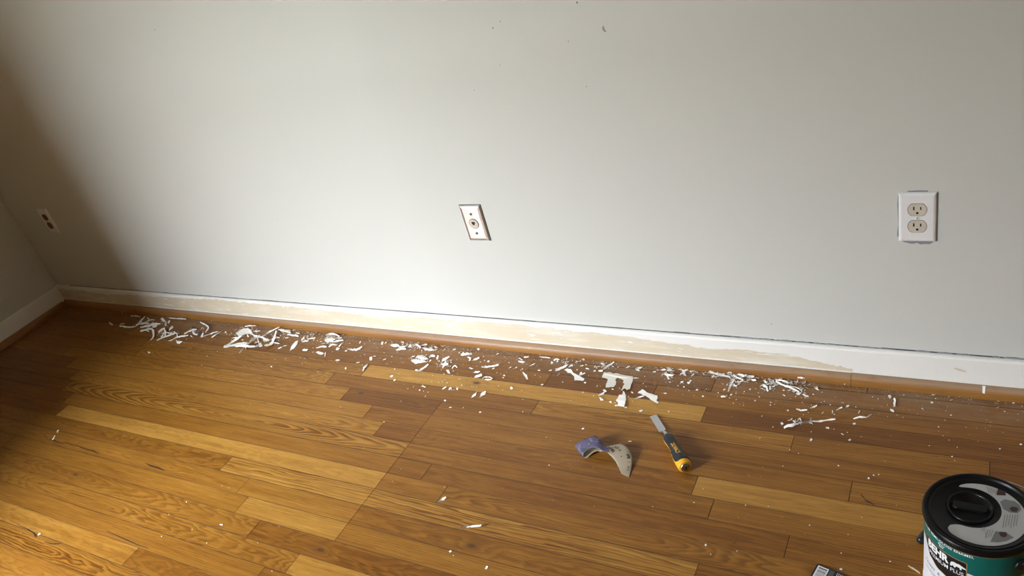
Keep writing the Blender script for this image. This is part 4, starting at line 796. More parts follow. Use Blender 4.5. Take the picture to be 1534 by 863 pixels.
["B",27,"s",0,371,503,3.8,[220,-865,7,286,-945,9,390,-1008,15,441,-980,17,339,-915,12,254,-848,10]],
["B",28,"s",0,376,498,9.6,[140,-666,58,196,-696,23,293,-736,11,430,-817,23,605,-918,58,634,-901,75,459,-797,39,323,-710,28,226,-680,39,169,-653,75]],
["B",29,"s",0,386,509,15.5,[726,-886,56,808,-950,37,904,-1019,26,1006,-1101,22,1120,-1190,26,1254,-1280,37,1391,-1384,56,1428,-1383,68,1288,-1281,49,1163,-1183,38,1052,-1090,34,941,-1015,38,847,-945,49,761,-885,68]],
["B",30,"s",0,384,496,10.5,[417,-710,46,435,-668,20,473,-638,7,528,-618,7,613,-620,20,710,-629,46,707,-619,60,604,-606,34,523,-607,21,460,-619,21,427,-654,34,414,-701,60]],
["B",31,"s",0,385,513,7.9,[1153,-1147,25,1118,-1178,27,1106,-1225,34,1098,-1274,46,1094,-1326,62,1152,-1366,76,1162,-1318,59,1178,-1275,47,1182,-1222,40,1212,-1188,38]],
["B",32,"p",0,406,549,3.9,[2863,-2370,10,2843,-2310,14,2909,-2314,7,2944,-2382,14]],
["C",0,"s",0,454,508,6.7,[3029,-871,7,3044,-818,10,3047,-762,19,3039,-705,34,2988,-685,43,2967,-731,28,2973,-790,19,2980,-853,16]],
["C",1,"s",0,457,511,10.5,[3172,-1009,68,3190,-967,43,3222,-934,31,3261,-903,31,3350,-917,43,3416,-904,68,3398,-881,82,3311,-874,57,3212,-850,44,3186,-893,44,3149,-922,57,3142,-975,82]],
["C",2,"s",0,467,507,11.7,[3260,-788,27,3319,-769,29,3378,-748,34,3461,-750,44,3528,-736,56,3596,-722,73,3583,-703,89,3503,-707,73,3419,-705,60,3354,-720,50,3304,-750,45,3246,-769,43]],
["C",3,"p",0,494,509,18.2,[4118,-823,92,4067,-712,53,4040,-609,28,4098,-571,12,4162,-544,14,4269,-566,33,4376,-618,51,4508,-667,88,4418,-677,47,4404,-737,25,4321,-761,7,4279,-793,16,4264,-841,29,4187,-834,53]],
["C",4,"s",0,505,511,17.5,[4452,-836,49,4479,-788,29,4519,-751,16,4578,-730,9,4641,-712,9,4690,-679,16,4761,-665,29,4855,-674,49,4816,-632,63,4731,-632,43,4647,-631,30,4566,-633,23,4509,-655,23,4494,-718,30,4445,-746,43,4406,-782,63]],
["C",5,"s",0,499,502,20.3,[3988,-572,103,4008,-522,76,4030,-474,56,4067,-441,43,4090,-399,36,4169,-414,36,4250,-427,43,4336,-441,56,4452,-497,76,4583,-571,103,4601,-548,127,4468,-465,100,4348,-412,80,4233,-364,66,4129,-331,60,4052,-335,60,3993,-359,66,3963,-405,80,3957,-469,100,3954,-534,127]],
["C",6,"s",0,481,520,15.8,[4040,-1216,52,4066,-1176,30,4092,-1134,15,4124,-1095,7,4169,-1071,7,4254,-1086,15,4342,-1098,30,4432,-1107,52,4410,-1071,69,4304,-1042,46,4196,-1006,31,4148,-1041,23,4080,-1049,23,4062,-1102,31,4036,-1144,46,4015,-1190,69]],
["C",7,"s",0,498,518,14.0,[4471,-1047,12,4554,-1043,50,4605,-1019,78,4648,-997,88,4706,-988,78,4743,-959,50,4754,-900,12,4769,-899,38,4733,-921,76,4704,-963,104,4622,-955,114,4561,-986,104,4527,-1030,76,4460,-1045,38]],
["C",8,"s",0,511,516,9.2,[4869,-967,10,4929,-949,39,4932,-893,51,4921,-821,39,4893,-734,10,4866,-723,24,4884,-804,53,4894,-876,65,4877,-924,53,4848,-959,24]],
["C",9,"p",0,505,523,7.8,[4881,-1158,36,4803,-999,10,4993,-1056,45,4969,-1098,14,4953,-1148,7]],
["C",10,"p",0,456,524,9.6,[3478,-1347,29,3489,-1258,7,3615,-1290,19,3746,-1317,50,3686,-1367,12,3605,-1372,10,3576,-1405,23]],
["C",11,"p",0,479,529,13.6,[4130,-1369,11,4185,-1301,9,4248,-1314,7,4350,-1333,17,4447,-1357,17,4531,-1380,19,4470,-1450,7,4417,-1457,11,4304,-1441,11,4198,-1390,9]],
["C",12,"s",0,487,531,6.9,[4549,-1328,28,4557,-1380,7,4619,-1456,7,4696,-1553,28,4728,-1562,36,4660,-1466,15,4604,-1390,15,4577,-1337,36]],
["C",13,"s",0,532,522,22.4,[5460,-1172,119,5489,-1139,75,5515,-1093,42,5584,-1096,20,5620,-1046,9,5715,-1066,9,5767,-1024,20,5842,-1008,42,5884,-972,75,5955,-960,119,5955,-970,158,5874,-975,114,5804,-986,81,5744,-992,59,5690,-1016,48,5600,-1000,48,5575,-1057,59,5519,-1065,81,5487,-1101,114,5477,-1162,158]],
["C",14,"s",0,518,526,3.2,[5318,-1177,28,5357,-1166,31,5404,-1160,42,5383,-1137,48,5328,-1133,37,5290,-1147,33]],
["C",15,"s",0,540,513,4.2,[5581,-680,7,5590,-634,20,5540,-548,7,5516,-542,12,5537,-617,25,5545,-669,12]],
["C",16,"p",0,572,514,6.7,[6450,-607,11,6410,-524,9,6389,-461,10,6467,-467,8,6500,-560,8,6539,-628,7]],
["C",17,"s",0,578,513,3.0,[6620,-571,22,6614,-524,13,6629,-497,22,6575,-465,25,6568,-497,16,6575,-545,25]],
["C",18,"p",0,556,537,7.5,[6583,-1437,9,6535,-1377,22,6501,-1314,32,6538,-1239,7,6650,-1364,17,6672,-1453,18]],
["C",19,"s",0,546,551,12.7,[6721,-1982,12,6720,-1923,25,6697,-1859,33,6720,-1809,33,6691,-1726,25,6656,-1638,12,6629,-1626,20,6645,-1705,33,6645,-1774,41,6616,-1831,41,6674,-1917,33,6685,-1978,20]],
["C",20,"s",0,506,539,6.3,[5322,-1696,48,5368,-1683,37,5420,-1671,37,5481,-1664,48,5467,-1643,52,5382,-1621,41,5327,-1630,41,5298,-1664,52]],
["C",21,"s",0,536,543,5.3,[6164,-1649,7,6204,-1635,8,6250,-1626,12,6288,-1609,19,6273,-1592,23,6233,-1608,16,6182,-1611,12,6156,-1640,11]],
["C",22,"s",0,576,538,5.6,[7130,-1417,47,7136,-1370,33,7171,-1349,33,7207,-1327,47,7198,-1318,53,7150,-1328,38,7119,-1354,38,7114,-1403,53]],
["C",23,"p",0,518,551,5.5,[5933,-1981,12,5903,-1883,16,5986,-1948,7,6010,-2022,12]],
["C",24,"p",0,586,563,6.1,[7877,-2069,12,7878,-1995,8,7956,-1986,10,7976,-2071,13,7917,-2090,7]],
["C",25,"s",0,561,534,4.2,[6631,-1282,44,6663,-1254,31,6729,-1255,44,6723,-1246,49,6647,-1231,35,6621,-1268,49]],
["C",26,"s",0,490,511,7.4,[3975,-671,14,4079,-736,17,4192,-803,27,4313,-864,44,4328,-851,54,4206,-782,37,4094,-716,28,3990,-662,24]],
["C",27,"s",0,507,506,9.4,[4374,-551,7,4440,-542,8,4516,-542,13,4587,-536,20,4657,-527,30,4642,-506,37,4559,-499,28,4483,-500,21,4420,-514,16,4365,-536,15]],
["C",28,"s",0,445,502,5.8,[2482,-611,35,2587,-661,49,2663,-677,49,2720,-685,35,2713,-656,41,2653,-642,54,2575,-621,54,2475,-583,41]],
["C",29,"s",0,446,499,6.3,[2411,-501,11,2493,-515,14,2582,-533,21,2666,-540,34,2663,-527,42,2567,-504,29,2473,-480,21,2402,-481,19]],
["D",0,"p",0,591,517,15.3,[6832,-594,10,6881,-549,9,6926,-520,7,7006,-516,14,7077,-524,21,7144,-529,22,7256,-612,11,7169,-632,10,7124,-672,14,7038,-670,13,6932,-647,18]],
["D",1,"s",0,601,523,14.8,[7257,-822,7,7324,-814,9,7379,-794,13,7430,-774,21,7500,-777,32,7576,-780,46,7652,-782,64,7644,-759,84,7548,-728,66,7460,-708,52,7388,-716,41,7339,-749,33,7293,-778,28,7248,-809,27]],
["D",2,"s",0,605,518,14.7,[7263,-667,7,7345,-673,27,7419,-671,41,7495,-670,47,7529,-623,41,7524,-544,27,7520,-466,7,7512,-463,21,7496,-525,41,7498,-598,55,7466,-635,61,7398,-635,55,7323,-636,41,7249,-642,21]],
["D",3,"s",0,615,518,4.7,[7551,-454,7,7617,-559,28,7677,-603,7,7718,-601,14,7705,-542,35,7602,-449,14]],
["D",4,"s",0,624,518,13.4,[7786,-590,79,7784,-515,39,7839,-511,15,7865,-484,7,7930,-525,15,8035,-589,39,8159,-677,79,8189,-647,105,8066,-550,65,7959,-474,40,7857,-422,32,7782,-421,40,7773,-488,65,7762,-545,105]],
["D",5,"s",0,634,517,11.1,[8038,-521,43,8060,-478,19,8100,-453,7,8138,-423,7,8191,-409,19,8262,-414,43,8261,-409,56,8177,-388,32,8129,-408,20,8079,-424,20,8053,-465,32,8031,-509,56]],
["D",6,"p",0,642,523,18.8,[8227,-626,70,8274,-575,36,8334,-563,18,8393,-544,9,8448,-532,7,8551,-571,21,8617,-603,31,8741,-675,66,8658,-661,44,8615,-689,35,8516,-661,18,8463,-670,10,8413,-656,12,8340,-662,11,8272,-638,40]],
["D",7,"p",0,632,535,20.6,[8276,-1135,77,8269,-1041,64,8277,-969,44,8313,-943,22,8358,-900,13,8438,-930,7,8508,-945,13,8607,-1015,34,8791,-1143,87,8696,-1131,53,8626,-1131,30,8552,-1118,15,8449,-1112,10,8377,-1095,15,8316,-1101,38]],
["D",8,"p",0,626,541,23.5,[8137,-1234,14,8182,-1206,21,8207,-1167,25,8264,-1158,19,8305,-1145,13,8388,-1156,11,8441,-1156,12,8505,-1161,9,8567,-1143,7,8643,-1151,9,8717,-1219,16,8656,-1247,17,8601,-1270,15,8549,-1307,17,8487,-1304,16,8441,-1356,18,8387,-1361,14,8298,-1307,11,8212,-1268,8]],
["D",9,"s",0,647,534,9.4,[8770,-1071,52,8761,-991,18,8773,-939,7,8843,-953,18,8917,-956,52,8896,-922,68,8778,-860,34,8702,-865,23,8689,-935,34,8723,-1035,68]],
["D",10,"s",0,644,541,4.4,[8853,-1220,25,8853,-1156,7,8865,-1114,25,8832,-1096,31,8795,-1122,13,8828,-1208,31]],
["D",11,"s",0,655,535,6.5,[9073,-1062,24,9039,-979,7,9003,-911,7,8996,-864,24,8935,-861,31,8955,-910,14,8959,-973,14,9028,-1061,31]],
["D",12,"p",0,668,537,15.3,[9261,-1128,8,9223,-1029,13,9209,-955,17,9253,-929,11,9269,-887,11,9320,-859,12,9339,-824,12,9397,-831,11,9387,-907,10,9374,-946,9,9378,-1013,14,9341,-1050,15,9286,-1079,7]],
["D",13,"s",0,666,545,11.0,[9340,-1281,47,9378,-1274,20,9434,-1282,7,9489,-1268,7,9543,-1256,20,9613,-1265,47,9581,-1213,62,9501,-1190,35,9429,-1169,22,9395,-1195,22,9355,-1208,35,9329,-1241,62]],
["D",14,"s",0,665,547,10.7,[9509,-1438,27,9495,-1368,14,9484,-1304,7,9479,-1245,7,9458,-1184,14,9453,-1136,27,9401,-1123,35,9388,-1165,21,9391,-1216,14,9404,-1275,14,9431,-1346,21,9464,-1423,35]],
["D",15,"s",0,681,550,8.7,[9823,-1367,7,9837,-1335,34,9861,-1312,51,9888,-1296,51,9910,-1296,34,9945,-1307,7,9968,-1301,23,9930,-1282,51,9875,-1253,68,9834,-1295,68,9817,-1338,51,9806,-1375,23]],
["D",16,"p",0,672,557,8.9,[9639,-1462,7,9729,-1451,23,9808,-1524,11,9891,-1615,15,9796,-1603,20,9722,-1535,10]],
["D",17,"s",0,634,551,20.0,[8757,-1759,58,8776,-1705,36,8802,-1657,20,8818,-1601,10,8827,-1541,7,8851,-1493,10,8890,-1459,20,8901,-1405,36,8944,-1378,58,8909,-1359,76,8859,-1381,53,8831,-1419,38,8804,-1461,28,8776,-1504,25,8739,-1540,28,8738,-1606,38,8734,-1672,53,8748,-1754,76]],
["D",18,"p",0,624,554,4.7,[8570,-1624,26,8657,-1598,16,8685,-1660,14,8603,-1664,7]],
["D",19,"s",0,699,531,16.8,[9758,-726,7,9847,-756,28,9902,-742,45,9972,-750,54,10008,-724,54,10038,-689,45,10084,-675,28,10116,-639,7,10086,-568,24,10046,-589,45,10020,-641,62,9944,-617,71,9911,-667,71,9861,-686,62,9783,-670,45,9724,-680,24]],
["D",20,"s",0,703,537,7.5,[10050,-833,41,10087,-822,15,10117,-810,7,10141,-871,15,10199,-969,41,10256,-982,53,10223,-884,27,10158,-777,19,10081,-767,27,10041,-775,53]],
["D",21,"s",0,695,529,4.2,[9746,-594,23,9781,-640,7,9864,-696,23,9879,-687,29,9810,-607,13,9764,-580,29]],
["D",22,"p",0,713,538,13.5,[10307,-980,54,10303,-902,34,10298,-811,14,10336,-768,8,10380,-731,10,10429,-720,25,10482,-789,32,10436,-825,15,10398,-856,7,10360,-881,11,10322,-902,20]],
["D",23,"p",0,716,523,6.6,[10122,-346,12,10125,-285,7,10250,-339,21,10225,-412,12]],
["D",24,"p",0,705,552,7.4,[10346,-1250,7,10382,-1223,11,10433,-1232,8,10518,-1261,11,10478,-1302,11,10426,-1276,10]],
["D",25,"s",0,734,548,25.7,[10825,-1241,72,10865,-1205,46,10912,-1180,27,10967,-1158,14,11009,-1114,7,11059,-1085,7,11127,-1080,14,11193,-1070,27,11260,-1062,46,11326,-1052,72,11312,-1028,95,11231,-1017,69,11173,-1038,50,11103,-1040,37,11049,-1065,30,10978,-1064,30,10944,-1112,37,10880,-1109,50,10853,-1170,69,10806,-1195,95]],
["D",26,"p",0,732,541,5.6,[10810,-904,27,10800,-807,7,10883,-836,21,10876,-898,8]],
["D",27,"p",0,714,557,11.4,[10644,-1482,43,10636,-1383,12,10649,-1338,7,10700,-1353,7,10778,-1347,26,10841,-1376,36,10770,-1419,8,10728,-1428,8,10686,-1452,19]],
["D",28,"p",0,716,564,15.9,[10815,-1759,82,10802,-1671,42,10764,-1578,19,10776,-1524,8,10836,-1499,14,10879,-1486,24,10945,-1483,59,11027,-1564,56,10960,-1569,23,10905,-1580,7,10887,-1626,9,10850,-1653,19,10824,-1681,38]],
["D",29,"s",0,730,566,15.3,[11096,-1686,37,11101,-1623,22,11118,-1580,12,11163,-1570,7,11208,-1549,7,11265,-1555,12,11326,-1575,22,11401,-1633,37,11413,-1618,47,11335,-1567,33,11262,-1531,23,11205,-1538,18,11146,-1532,18,11095,-1549,23,11079,-1606,33,11076,-1673,47]],
["D",30,"s",0,731,568,10.5,[11153,-1669,7,11204,-1672,9,11265,-1689,14,11312,-1678,24,11370,-1685,37,11411,-1668,54,11410,-1663,70,11357,-1663,53,11299,-1654,40,11251,-1654,31,11199,-1648,25,11158,-1665,23]],
["D",31,"p",0,635,579,7.9,[9270,-2315,33,9268,-2241,20,9331,-2273,8,9438,-2316,31,9410,-2339,19,9330,-2313,7]],
["D",32,"s",0,666,581,7.1,[10032,-2310,7,10067,-2279,9,10098,-2245,17,10123,-2207,28,10108,-2195,36,10056,-2210,24,10023,-2242,17,10014,-2295,14]],
["D",33,"s",0,674,582,5.9,[10288,-2341,33,10287,-2282,7,10302,-2244,7,10310,-2212,33,10285,-2201,44,10243,-2211,17,10215,-2242,17,10269,-2333,44]],
["D",34,"p",0,685,582,5.6,[10476,-2232,7,10458,-2149,28,10501,-2149,7,10569,-2271,27]],
["D",35,"p",0,629,584,3.9,[9259,-2469,11,9283,-2428,7,9338,-2469,14,9303,-2499,7]],
["D",36,"p",0,587,563,5.4,[7893,-2085,10,7891,-2003,13,7958,-2003,7,7956,-2076,11]],
["D",37,"s",0,591,569,3.8,[8139,-2233,7,8179,-2215,12,8189,-2178,26,8167,-2163,33,8125,-2177,19,8123,-2223,14]],
["D",38,"s",0,617,534,5.1,[8049,-1113,30,8065,-1052,7,8121,-1032,30,8108,-1020,38,8046,-1035,15,8044,-1108,38]],
["D",39,"s",0,665,524,5.2,[9018,-637,20,9013,-560,7,9030,-508,20,9017,-501,25,8993,-548,12,9004,-630,25]],
["D",40,"p",0,680,524,6.5,[9349,-586,33,9300,-453,7,9430,-480,29,9364,-515,7]],
["D",41,"s",0,603,513,4.2,[7181,-419,16,7224,-403,7,7291,-410,16,7265,-370,20,7196,-360,10,7160,-387,20]],
["D",42,"s",0,627,513,3.2,[7779,-281,14,7817,-322,7,7867,-380,14,7886,-376,16,7836,-318,9,7802,-276,16]],
["E",0,"s",0,778,539,11.4,[11739,-752,64,11743,-676,26,11757,-615,7,11791,-588,7,11862,-634,26,11959,-703,64,11975,-709,84,11879,-633,47,11794,-580,28,11757,-618,28,11738,-674,47,11743,-759,84]],
["E",1,"p",0,780,542,11.5,[11785,-688,12,11860,-673,9,11914,-681,12,11990,-685,10,12048,-714,11,11998,-752,9,11964,-781,15,11891,-752,11,11834,-741,7]],
["E",2,"s",0,788,535,7.3,[11903,-520,7,11959,-518,9,12008,-503,15,12064,-498,25,12047,-463,32,11991,-469,22,11933,-468,15,11882,-479,13]],
["E",3,"s",0,745,530,5.1,[10941,-557,30,10959,-497,7,11009,-476,30,11003,-471,38,10935,-471,15,10931,-547,38]],
["E",4,"p",0,787,562,15.3,[12199,-1180,53,12263,-1205,29,12305,-1234,15,12361,-1247,12,12420,-1317,10,12449,-1364,17,12532,-1459,41,12509,-1518,61,12430,-1424,32,12354,-1347,15,12286,-1277,7,12242,-1239,16]],
["E",5,"p",0,827,543,6.3,[12877,-663,11,12849,-549,20,12939,-602,8,12913,-669,7]],
["E",6,"s",0,834,539,9.2,[12905,-524,7,12949,-501,8,12975,-469,13,13020,-474,20,13080,-485,30,13076,-458,38,13010,-432,28,12945,-420,21,12901,-450,17,12885,-503,15]],
["E",7,"s",0,835,542,3.5,[13070,-613,24,13056,-547,7,13068,-520,24,13036,-511,30,13005,-530,13,13044,-607,30]],
["E",8,"p",0,841,551,21.2,[13180,-991,37,13143,-873,14,13175,-820,7,13204,-806,8,13238,-765,11,13292,-738,14,13316,-708,18,13364,-673,32,13435,-658,44,13413,-724,17,13374,-762,10,13358,-802,7,13327,-815,7,13292,-866,13,13278,-921,19,13236,-946,25]],
["E",9,"s",0,855,548,7.3,[13505,-755,22,13531,-705,7,13544,-662,7,13604,-695,22,13602,-654,28,13513,-593,13,13492,-664,13,13478,-728,28]],
["E",10,"p",0,859,561,35.3,[13403,-858,10,13444,-840,17,13479,-796,21,13529,-817,20,13587,-814,24,13648,-850,19,13687,-910,10,13757,-959,10,13795,-970,10,13864,-1000,9,13915,-1020,10,13968,-1046,9,14033,-1075,10,14107,-1113,8,14160,-1142,13,14174,-1223,20,14132,-1244,22,14078,-1235,19,14052,-1244,24,13992,-1254,27,13960,-1257,28,13921,-1278,30,13873,-1198,20,13832,-1105,14,13776,-1054,10,13721,-1016,8,13646,-957,7,13566,-974,11,13515,-918,8,13463,-888,11]],
["E",11,"s",0,869,560,6.8,[13988,-1078,27,13986,-1005,7,13994,-952,7,13996,-911,27,13960,-897,35,13931,-924,15,13939,-986,15,13958,-1068,35]],
["E",12,"s",0,873,560,7.2,[14016,-1038,22,14033,-982,7,14060,-942,7,14098,-921,22,14079,-901,28,14031,-912,13,14003,-950,13,14001,-1023,28]],
["E",13,"p",0,812,576,5.3,[13001,-1621,23,13008,-1549,9,13087,-1586,31,13037,-1612,7]],
["E",14,"p",0,766,581,6.4,[12142,-1907,9,12139,-1844,32,12174,-1844,7,12245,-1900,18,12203,-1935,10]],
["E",15,"p",0,843,572,3.1,[13584,-1407,16,13568,-1346,18,13612,-1377,7]],
["E",16,"s",0,824,555,4.8,[12973,-1008,27,12999,-965,7,13055,-965,27,13040,-941,33,12985,-942,14,12961,-989,33]],
["E",17,"p",0,876,573,5.1,[14206,-1301,8,14212,-1262,14,14278,-1272,7,14263,-1335,12]],
["E",18,"p",0,755,562,4.6,[11637,-1394,8,11671,-1363,18,11720,-1395,7,11698,-1439,14]],
["E",19,"s",0,754,566,2.7,[11668,-1500,14,11695,-1499,7,11730,-1504,14,11726,-1490,17,11686,-1474,9,11664,-1485,17]],
["E",20,"s",0,803,526,8.9,[12054,-199,7,12123,-232,18,12167,-214,23,12219,-221,18,12252,-189,7,12244,-166,12,12200,-174,24,12157,-188,28,12097,-170,24,12045,-174,12]],
["E",21,"s",0,838,528,13.6,[12795,-167,7,12860,-188,28,12917,-195,44,12975,-207,50,13010,-179,44,13041,-146,28,13067,-106,7,13061,-85,22,13036,-129,43,12991,-133,59,12959,-168,65,12903,-158,59,12854,-169,43,12792,-155,22]],
["E",22,"p",0,874,538,5.9,[13735,-315,10,13762,-265,25,13836,-345,7,13804,-372,12]],
["E",23,"s",0,739,552,4.0,[11153,-1187,7,11187,-1166,10,11214,-1138,17,11200,-1123,21,11162,-1139,13,11134,-1166,11]],
["E",24,"s",0,764,551,4.7,[11672,-1087,23,11692,-1038,7,11731,-1015,23,11719,-1002,29,11675,-1021,13,11660,-1075,29]],
["E",25,"s",0,773,550,3.0,[11878,-1026,7,11902,-1009,15,11907,-969,7,11886,-949,10,11874,-982,18,11857,-1006,10]],
["E",26,"s",0,797,547,9.3,[12272,-877,7,12305,-845,10,12339,-816,17,12382,-797,30,12421,-776,48,12421,-779,63,12372,-790,45,12331,-810,32,12299,-842,24,12271,-879,22]],
["E",27,"s",0,807,555,3.7,[12608,-1005,7,12661,-1030,15,12694,-1018,7,12686,-989,10,12648,-986,17,12602,-983,10]],
["E",28,"p",0,782,552,2.6,[12083,-993,13,12126,-1020,7,12094,-1040,9]],
["E",29,"s",0,816,535,16.2,[12423,-471,51,12456,-445,29,12496,-429,14,12545,-427,7,12592,-415,7,12652,-430,14,12714,-446,29,12780,-465,51,12784,-461,67,12716,-438,45,12651,-415,30,12594,-407,23,12543,-409,23,12497,-418,30,12458,-436,45,12427,-467,67]],
["F",0,"s",0,900,556,6.3,[14441,-774,7,14481,-767,11,14535,-784,21,14576,-774,39,14552,-727,50,14505,-723,32,14457,-718,22,14422,-737,18]],
["F",1,"s",0,912,547,20.3,[14576,-727,47,14599,-672,29,14614,-611,17,14621,-543,9,14661,-513,7,14681,-462,9,14716,-430,17,14732,-380,29,14773,-358,47,14747,-337,60,14714,-366,43,14681,-398,31,14645,-428,23,14609,-461,21,14581,-506,23,14571,-571,31,14560,-637,43,14557,-713,60]],
["F",2,"p",2,926,571,54.2,[14654,-1034,37,14639,-972,40,14648,-908,56,14643,-859,66,14671,-832,60,14715,-836,55,14761,-821,55,14792,-791,50,14861,-808,45,14905,-823,34,14963,-796,32,15015,-787,31,15077,-794,24,15107,-800,18,15171,-804,15,15208,-809,14,15269,-818,10,15302,-818,9,15357,-817,10,15398,-817,12,15447,-821,7,15485,-822,11,15522,-908,13,15535,-973,11,15546,-1022,15,15556,-1101,19,15558,-1169,24,15576,-1225,32,15595,-1313,45,15601,-1374,49,15537,-1416,51,15453,-1357,37,15423,-1377,35,15411,-1439,43,15371,-1458,37,15382,-1379,34,15363,-1283,22,15360,-1234,22,15372,-1174,18,15295,-1106,12,15297,-1030,10,15265,-1008,10,15205,-974,12,15146,-955,8,15068,-936,12,15056,-1000,14,15048,-1045,13,15096,-1093,10,15118,-1167,8,15136,-1223,13,15125,-1271,14,15117,-1333,17,15078,-1338,12,15031,-1342,13,14979,-1365,10,14954,-1371,14,14903,-1389,9,14872,-1309,11,14853,-1236,9,14856,-1181,11,14846,-1125,13,14837,-1058,20,14774,-1033,25,14731,-1023,25]],
["F",3,"s",0,953,566,7.8,[15525,-881,7,15569,-893,21,15610,-898,26,15642,-887,21,15672,-873,7,15670,-860,14,15641,-877,27,15606,-879,33,15568,-882,27,15523,-871,14]],
["F",4,"p",0,903,588,16.8,[14823,-1762,43,14838,-1696,28,14868,-1634,14,14900,-1595,10,14915,-1550,11,14852,-1491,13,14901,-1462,8,14964,-1514,23,15007,-1563,36,14950,-1582,18,14945,-1676,13,14892,-1708,7,14858,-1760,22]],
["F",5,"p",0,901,597,8.7,[14893,-1830,47,14924,-1799,12,15003,-1822,8,15056,-1916,36,15003,-1901,14,14960,-1919,7,14923,-1856,7]],
["F",6,"p",0,931,598,28.4,[15423,-1445,22,15481,-1475,8,15514,-1530,7,15573,-1613,18,15586,-1680,22,15626,-1751,30,15644,-1814,38,15656,-1878,43,15679,-1944,52,15694,-2032,63,15709,-2089,68,15630,-2060,39,15562,-2033,18,15487,-2020,7,15474,-1954,12,15461,-1900,7,15419,-1873,12,15374,-1842,27,15387,-1784,25,15389,-1719,23,15392,-1680,24,15379,-1640,36,15424,-1599,16,15458,-1571,13,15443,-1500,12]],
["F",7,"s",0,924,607,5.8,[15415,-2044,7,15458,-2056,20,15492,-2049,20,15518,-2028,7,15511,-2000,12,15478,-1999,25,15447,-2014,25,15407,-2013,12]],
["F",8,"p",0,974,594,38.0,[15851,-1454,21,15866,-1407,31,15907,-1373,37,15926,-1321,44,15975,-1335,41,16019,-1357,33,16074,-1391,21,16114,-1402,16,16166,-1414,12,16202,-1417,14,16255,-1425,9,16306,-1446,10,16349,-1453,8,16392,-1460,12,16436,-1565,13,16430,-1656,20,16470,-1684,24,16519,-1721,31,16516,-1792,45,16474,-1759,35,16411,-1729,28,16376,-1701,24,16322,-1675,19,16261,-1642,15,16215,-1585,7,16175,-1570,11,16120,-1535,10,16086,-1528,12,16042,-1518,13,15986,-1498,15,15946,-1472,20,15886,-1466,21]],
["F",9,"s",0,957,595,14.2,[15870,-1732,47,15899,-1697,25,15920,-1651,11,15952,-1625,7,15986,-1603,11,16023,-1584,25,16074,-1593,47,16064,-1578,60,16011,-1565,38,15966,-1568,25,15929,-1586,21,15898,-1617,25,15881,-1670,38,15860,-1719,60]],
["F",10,"p",2,958,551,12.2,[15458,-523,57,15473,-441,26,15524,-390,7,15579,-405,16,15639,-412,39,15595,-470,19,15555,-499,10,15527,-513,8,15486,-491,21]],
["F",11,"s",0,955,554,7.0,[15455,-538,33,15488,-544,7,15537,-557,7,15600,-600,33,15606,-597,43,15542,-531,17,15493,-513,17,15460,-521,43]],
["F",12,"s",0,940,550,7.0,[15158,-511,7,15196,-489,9,15226,-458,13,15257,-428,21,15244,-412,26,15205,-431,18,15178,-467,13,15153,-506,12]],
["F",13,"s",0,902,545,7.1,[14358,-456,39,14389,-438,7,14439,-442,7,14511,-486,39,14516,-481,51,14441,-421,20,14390,-412,20,14362,-448,51]],
["F",14,"s",0,936,538,7.3,[14919,-156,7,14977,-179,10,15031,-186,20,15079,-174,37,15071,-142,48,15008,-111,31,14959,-119,21,14914,-132,18]],
["F",15,"s",0,885,534,4.8,[13898,-170,7,13959,-206,9,14014,-214,16,14003,-164,20,13942,-137,13,13890,-136,10]],
["F",16,"s",0,891,535,5.2,[14047,-206,7,14099,-232,24,14134,-229,24,14152,-192,7,14132,-147,14,14115,-185,30,14078,-184,30,14033,-173,14]],
["F",17,"p",0,874,538,5.9,[13755,-369,25,13749,-256,12,13788,-300,8,13861,-379,33,13798,-349,7]],
["F",18,"s",0,880,552,5.3,[14017,-718,7,14055,-721,10,14097,-732,19,14144,-751,33,14143,-738,42,14093,-709,28,14048,-691,19,14015,-702,16]],
["F",19,"s",0,891,556,4.0,[14310,-831,26,14327,-787,7,14364,-779,26,14346,-755,33,14301,-754,14,14293,-809,33]],
["F",20,"p",0,895,578,4.1,[14632,-1426,22,14625,-1338,9,14660,-1348,10,14656,-1390,7]],
["F",21,"s",0,980,557,4.7,[15970,-571,18,16008,-555,7,16054,-554,18,16044,-523,21,15993,-509,11,15962,-544,21]],
["F",22,"s",0,991,554,12.5,[16103,-527,68,16130,-481,27,16158,-435,7,16207,-439,7,16260,-446,27,16322,-473,68,16327,-481,90,16259,-435,50,16207,-431,29,16160,-432,29,16130,-476,50,16107,-529,90]],
["F",23,"p",0,1003,552,11.1,[16320,-436,11,16331,-387,14,16339,-349,15,16352,-286,16,16386,-210,7,16415,-333,13,16402,-384,12,16388,-461,16]],
["F",24,"p",0,1001,562,21.3,[16288,-669,75,16288,-608,50,16301,-526,21,16310,-467,9,16362,-520,9,16388,-557,9,16441,-568,12,16489,-588,28,16529,-605,46,16609,-665,91,16531,-663,30,16480,-647,13,16429,-655,10,16469,-709,10,16504,-741,7,16471,-790,7,16439,-753,15,16412,-700,13,16369,-646,19,16323,-659,45]],
["F",25,"s",0,1009,546,5.2,[16377,-183,7,16405,-169,8,16443,-183,12,16474,-175,18,16457,-119,22,16419,-105,16,16391,-122,12,16363,-136,11]],
["F",26,"p",0,960,615,6.8,[16119,-2124,32,16138,-2075,12,16182,-2045,8,16208,-2090,17,16158,-2142,7]],
["F",27,"s",0,947,588,3.8,[15655,-1452,14,15688,-1473,7,15730,-1490,14,15733,-1475,16,15693,-1432,9,15658,-1432,16]],
["F",28,"p",0,914,602,5.2,[15198,-1911,7,15250,-1885,17,15289,-1939,10,15258,-1961,11]],
["F",29,"p",0,876,573,3.8,[14210,-1298,21,14251,-1250,7,14276,-1306,17,14235,-1313,7]],
